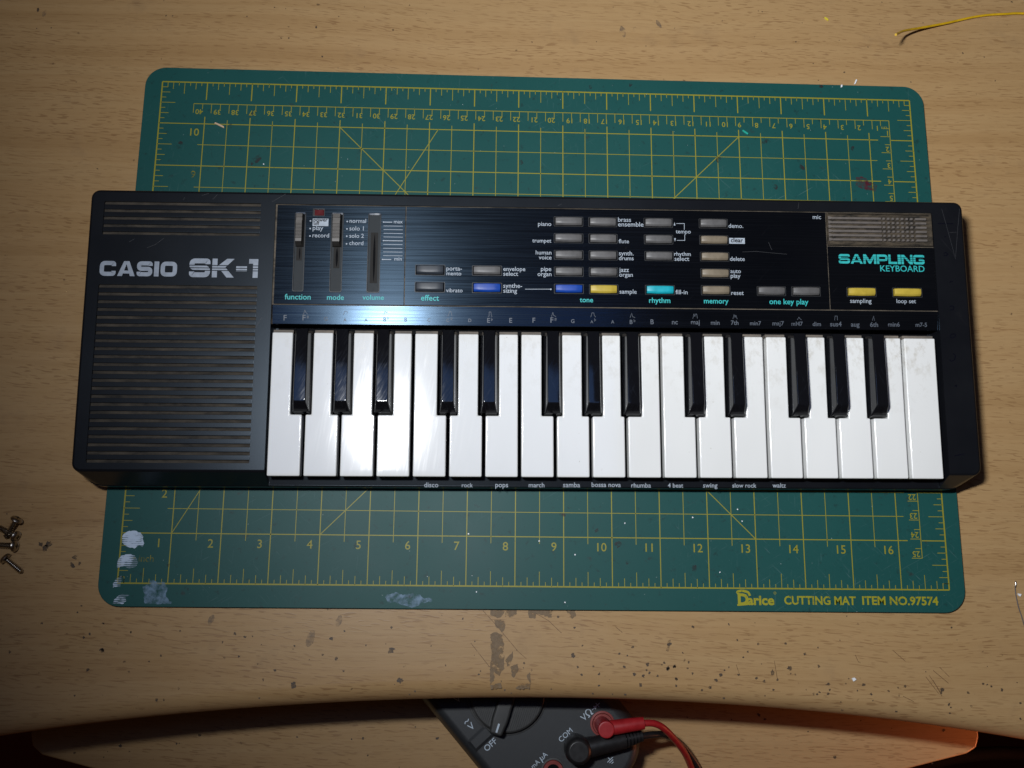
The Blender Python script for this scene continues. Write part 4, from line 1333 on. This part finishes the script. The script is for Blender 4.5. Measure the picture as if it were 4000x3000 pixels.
loft(bm, [mring(3, 0.2), mring(0, 4), mring(0, 24), mring(2.5, 33), mring(4.0, 35.6), mring(6.0, 36.8), mring(7.5, 37.0)])
body = put('meter_body', bm, 'meter_grey', MT, smooth=45)
bm = bmesh.new()
# raised step running past the dial to the OFF mark
loft(bm, [[(x, y, 36.95) for x, y in ((4.5, 6.6), (18, 6.6), (18, 14.5), (4.5, 14.5))], [(x, y, 38.0) for x, y in ((6, 8.4), (17, 8.4), (17, 13.0), (6, 13.0))]])
put('meter_ridge', bm, 'meter_grey', MT)
bm = bmesh.new()
lathe(bm, [(22.6, 36.9), (22.4, 37.7), (21.4, 37.8), (21.2, 37.3), (20.8, 37.3), (20.6, 41.0), (20.0, 41.6), (19.4, 41.7)], 38, 19, 48)
ca = math.atan2(8.6 - 19, 20.5 - 38)
dirv, nrm = Vector((math.cos(ca), math.sin(ca))), Vector((-math.sin(ca), math.cos(ca)))
for s in (-1, 1):
    for q in range(13):
        off = s * (5.6 + q * 1.1)
        ln = math.sqrt(max(0.2, 19.3 ** 2 - off * off))
        t = bmesh.new()
        pts = [Vector((38, 19)) + nrm * (off + e) + dirv * l for e, l in ((-0.3, -ln), (0.3, -ln), (0.3, ln), (-0.3, ln))]
        prism(bm, [(p.x, p.y) for p in pts][::(1 if s > 0 else 1)], 41.6, 42.3)
        t.free()
dial = put('rotary_dial', bm, 'meter_dial', MT, smooth=40)
bm = bmesh.new()
pts = [Vector((38, 19)) + nrm * e + dirv * l for e, l in ((-4.0, -19), (-4.4, 14), (-3.4, 21.5), (3.4, 21.5), (4.4, 14), (4.0, -19))]
prism(bm, [(p.x, p.y) for p in pts], 40.5, 48.5, 1.4, 3)
hd = put('dial_handle', bm, 'meter_dial', dial, smooth=40)
bm = bmesh.new()
line(bm, [tuple(Vector((38, 19)) + dirv * 15.2), tuple(Vector((38, 19)) + dirv * 20.0)], 1.0, 48.6)
put('pointer_mark', bm, 'meter_print', hd)
bm = bmesh.new()
text(bm, 'OFF', 9.2, 17.0, 3.0, 37.1, 0.006)
text(bm, 'V', 9.8, None, 17.0, 37.1, 0.0, height=3.8)
line(bm, rnd([(9.6, 22.0), (10.6, 22.9), (11.8, 22.0), (12.9, 22.8)], 0.6), 0.5, 37.1)
text(bm, 'V', 13.5, None, 33.0, 37.1, 0.0, height=3.6)
text(bm, 'COM', 43.2, 52.0, -20.4, 37.1, 0.0)
text(bm, 'V', 60.0, None, -20.6, 37.1, 0.0, height=3.6)
# ohm and diode signs
line(bm, rnd([(63.3, -20.6), (64.6, -20.6), (63.4, -18.6), (64.2, -17.0), (66.0, -17.0), (66.8, -18.6), (65.6, -20.6), (66.9, -20.6)], 0.8), 0.55, 37.1)
line(bm, [(67.6, -19.0), (73.2, -19.0)], 0.4, 37.1)
poly(bm, [(69.2, -20.2), (71.2, -19.0), (69.2, -17.8)], 37.16)
line(bm, [(71.5, -20.4), (71.5, -17.6)], 0.4, 37.1)
text(bm, 'mA', 22.6, 27.6, -20.6, 37.1, 0.0)
text(bm, 'uA', 29.0, 33.4, -20.6, 37.1, 0.0)
line(bm, [(29.2, -18.4), (28.7, -22.0)], 0.45, 37.1)
for i, w in enumerate((4.0, 2.7, 1.4)):
    line(bm, [(57.5 - w / 2, -45.0 - i * 1.0), (57.5 + w / 2, -45.0 - i * 1.0)], 0.4, 37.1)
line(bm, [(57.5, -45.0), (57.5, -43.2)], 0.4, 37.1)
text(bm, '10A', 40.5, None, -42.0, 37.1, 0.0, height=2.6)
put('printed_lettering', bm, 'meter_print', MT)
for (jx, jy, m) in ((67, -28.2, 'red_socket'), (48.4, -28.4, 'meter_dial'), (30.2, -28.4, 'red_socket')):
    bm = bmesh.new()
    lathe(bm, [(6.9, 36.9), (6.8, 37.5), (5.8, 37.6), (5.6, 37.2)], jx, jy, 28, 1, cap1=False)
    lathe(bm, [(5.6, 37.2), (5.4, 38.4), (3.6, 38.4), (3.3, 37.0)], jx, jy, 28, 0, cap1=False)
    disc(bm, jx, jy, 3.4, 37.08, 20, 2)
    put('socket', bm, [m, 'red_socket' if jx > 60 else 'meter_dial', 'well_black'], MT, smooth=40)

# test leads (world millimetres)
z0 = -48
RL = tag(empty('red_test_lead', (0.254, -0.0752, -0.047)), 'red test lead plugged into the multimeter', 'test lead')
ro = (-254, -75.2 * -1, 47)
bm = bmesh.new()
px, py = 253.9, -75.2
lathe(bm, [(4.3, -47.2), (4.5, -36), (4.6, -29.8), (4.2, -29.0), (3.4, -28.8)], px, py, 22)
tube(bm, [(px, py, -33.5), (px + 6, py + 0.7, -33.5), (px + 14, py + 1.8, -34), (px + 21, py + 2.6, -34.5)], [3.9, 3.9, 3.6, 3.3], 16)
put('plug', bm, 'red_rubber', RL, ro, smooth=45)
bm = bmesh.new()
tube(bm, smooth_path([(px + 19, py + 2.4, -34.4), (px + 27, py + 2.2, -36), (288.4, -77.4, -41), (300.8, -90.5, -58), (309.4, -103.7, -76), (314, -116, -82.8), (318, -150, -82.8), (318, -170, -95), (316, -176, -130)]), 1.85, 10)
put('lead_cable', bm, 'red_rubber', RL, ro, smooth=60)
BL = tag(empty('black_test_lead', (0.2405, -0.0860, -0.047)), 'black test lead with angled plug in the multimeter socket beside the red plug', 'test lead')
bo = (-240.5, 86.0, 47)
bm = bmesh.new()
px, py = 239.2, -86.6
lathe(bm, [(6.6, -47.2), (7.2, -40), (7.3, -33), (6.6, -30.6), (5.2, -29.8), (4.9, -29.7)], px, py, 24)
tube(bm, [(px, py, -37), (px + 8, py + 1.5, -37), (px + 18, py + 3.2, -38), (px + 26, py + 4.6, -39.0)], [6.0, 5.4, 4.9, 4.6], 16)
for q in range(5):
    a = px + 26.5 + q * 2.0
    tube(bm, [(a, py + 4.7 + q * 0.36, -39.1 - q * 0.3), (a + 1.2, py + 4.9 + q * 0.36, -39.3 - q * 0.3)], 4.3 - q * 0.32, 14)
tube(bm, [(px + 26, py + 4.6, -39), (px + 36, py + 6.4, -40.6)], [2.9, 2.4], 12)
put('plug', bm, 'black_rubber', BL, bo, smooth=45)
bm = bmesh.new()
tube(bm, smooth_path([(px + 35, py + 6.2, -40.5), (283, -80.2, -45), (290, -81.8, -52), (302.6, -89.7, -68), (314.6, -104.7, -80), (322, -118, -83), (326, -150, -83), (326, -170, -96), (325, -178, -140)]), 1.85, 10)
put('lead_cable', bm, 'black_rubber', BL, bo, smooth=60)

# ---------------------------------------------------------------- loose things
# screws
def screw_mesh(bits):
    head, shaft = bits
    lathe(head, [(2.9, 0.0), (3.1, 0.5), (2.7, 1.3), (1.8, 1.75), (0.9, 1.85)], 0, 0, 18, cap0=True)
    prof = []
    z = -0.2
    r0, r1 = 1.0, 1.55
    for i in range(11):
        prof += [(r0, z), (r1, z - 0.28), (r0, z - 0.62)]
        z -= 0.92
    prof += [(0.75, z), (0.45, z - 0.4)]
    lathe(shaft, prof, 0, 0, 14, cap0=True)


SCREWS = [((-53.62, 31.0), (-58.97, 22.22), 4.0, 2.0, 'steel screw lying across another screw, head towards the keyboard', ),
          ((-53.9, 23.2), (-62.1, 27.0), 2.9, 1.7, 'steel screw crossed beneath another screw'),
          ((-54.0, 18.2), (-63.6, 18.6), 2.9, 1.7, 'steel screw pointing straight away from the keyboard'),
          ((-57.0, 11.5), (-49.5, 5.4), 2.9, 1.7, 'steel screw lying apart with its tip towards the mat')]
for hxy, txy, hz, tz, lab in SCREWS:
    e = tag(empty('screw'), lab, 'screw', 'loose screws on the desk')
    d = Vector((hxy[0] - txy[0], hxy[1] - txy[1], hz - tz)).normalized()
    e.rotation_mode = 'QUATERNION'
    e.rotation_quaternion = Vector((0, 0, 1)).rotation_difference(d)
    e.location = Vector((hxy[0], hxy[1], ZD + hz)) * MM
    h_, s_ = bmesh.new(), bmesh.new()
    screw_mesh((h_, s_))
    for a in (0, math.pi / 2):
        line(h_, [(1.3 * math.cos(a), 1.3 * math.sin(a)), (-1.3 * math.cos(a), -1.3 * math.sin(a))], 0.5, 1.9, mi=1)
    put('screw_head', h_, ['steel', 'well_black'], e, smooth=40)
    put('screw_shaft', s_, 'steel', e, smooth=30)

# yellow wire lifting off the desk at its cut end
bm = bmesh.new()
wp = [(417.0, 309.0, 20.0), (421.5, 313.6, 14.5), (428.5, 319.2, 8.5), (442.0, 325.6, 2.0), (459.0, 331.0, -0.8), (474.1, 335.4, -1.4), (484.9, 337.5, -1.45), (495.6, 338.5, -1.45), (507.1, 339.2, -1.45), (540, 338, -1.45), (620, 330, -1.45)]
tube(bm, smooth_path(wp), 0.72, 10)
tag(put('insulated_wire', bm, 'wire_yellow', None, origin=(500, 338, ZD), smooth=60), 'thin yellow insulated wire with its cut end lifting off the desk', 'wire')

# thin grey wire with a soldered end
tw = tag(empty('component_wire', (0.4685, 0.0, ZD * MM)), 'thin grey wire with a bright soldered tip beside the mat', 'wire')
to = (-468.5, 0, -ZD)
bm = bmesh.new()
tube(bm, smooth_path([(468.5, 2.2, -2.1), (468.5, -2.05, -2.15), (469.3, -8.7, -2.15), (470.3, -12.5, -2.15), (471.5, -18.2, -2.15), (474.5, -30, -2.15), (480, -44, -2.15)]), 0.28, 8)
put('wire_strand', bm, 'lead_grey', tw, to, smooth=60)
bm = bmesh.new()
tube(bm, [(468.9, 4.8, -1.9), (468.7, 4.0, -1.8), (468.9, 3.3, -1.75), (468.5, 2.6, -1.85), (468.6, 1.6, -2.0)], [0.3, 0.5, 0.42, 0.5, 0.35], 8)
put('soldered_tip', bm, 'tin', tw, to, smooth=50)


def scrap(name, pts, z, th, m, lab, cat, group=None):
    b = bmesh.new()
    prism(b, pts, z, z + th, min(0.12, th * 0.3), 1)
    cx = sum(p[0] for p in pts) / len(pts)
    cy = sum(p[1] for p in pts) / len(pts)
    tag(put(name, b, m, None, origin=(cx, cy, z)), lab, cat, group)


scrap('wood_splinter', [(31.0, 254.2), (33.5, 253.0), (36.8, 251.4), (36.6, 252.6), (33.8, 254.0), (31.6, 254.9)], 0.1, 0.7, 'splinter_wood', 'pale wood splinter on the green mat beside the number 10', 'splinter')
scrap('wire_offcut', [(332.2, 257.6), (333.8, 256.2), (335.4, 255.3), (335.7, 256.1), (334.2, 257.2), (332.7, 258.2)], 0.1, 0.7, 'green_plastic', 'tiny turquoise wire offcut on the upper half of the mat', 'scrap')
scrap('wire_offcut', [(385.3, 333.2), (386.6, 331.7), (387.8, 331.2), (387.5, 332.3), (386.2, 333.3)], ZD + 0.05, 0.8, 'yellow_plastic', 'tiny yellow wire offcut on the wooden desk', 'scrap')
scrap('plastic_shaving', [(391.5, 286.6), (392.4, 286.7), (392.7, 288.2), (391.8, 288.2)], 0.1, 0.6, 'white_plastic', 'tiny white plastic shaving on the upper edge of the mat', 'scrap')
scrap('plastic_shaving', [(400.6, 290.2), (401.5, 290.4), (402.7, 293.0), (401.9, 293.2)], ZD + 0.05, 0.8, 'white_plastic', 'white plastic sliver on the desk touching the upper edge of the mat', 'scrap')
scrap('plastic_shaving', [(377.8, -45.0), (379.3, -44.6), (380.2, -45.6), (378.6, -46.6)], ZD + 0.05, 0.8, 'white_plastic', 'white plastic chip near the front edge of the desk', 'scrap')
scrap('plastic_shaving', [(469.4, -1.5), (471.5, -1.8), (470.7, -3.2), (469.8, -2.6)], ZD + 0.05, 0.8, 'white_plastic', 'white plastic chip beside the thin grey wire', 'scrap')

# thick black cable hanging below the tray
bm = bmesh.new()
tube(bm, smooth_path([(380, -160, -330), (440, -134, -230), (466, -127, -185), (494, -122.5, -180), (516, -118, -180), (536, -115.7, -180), (553, -115.1, -180), (575, -115.5, -180), (680, -118, -190), (760, -125, -260), (790, -130, -420), (795, -130, -719)]), 4.6, 14)
tag(put('power_cable', bm, 'cable_sheath', None, origin=(795, -130, -719), smooth=60), 'thick black cable hanging in the dark beside the lower tray', 'cable')
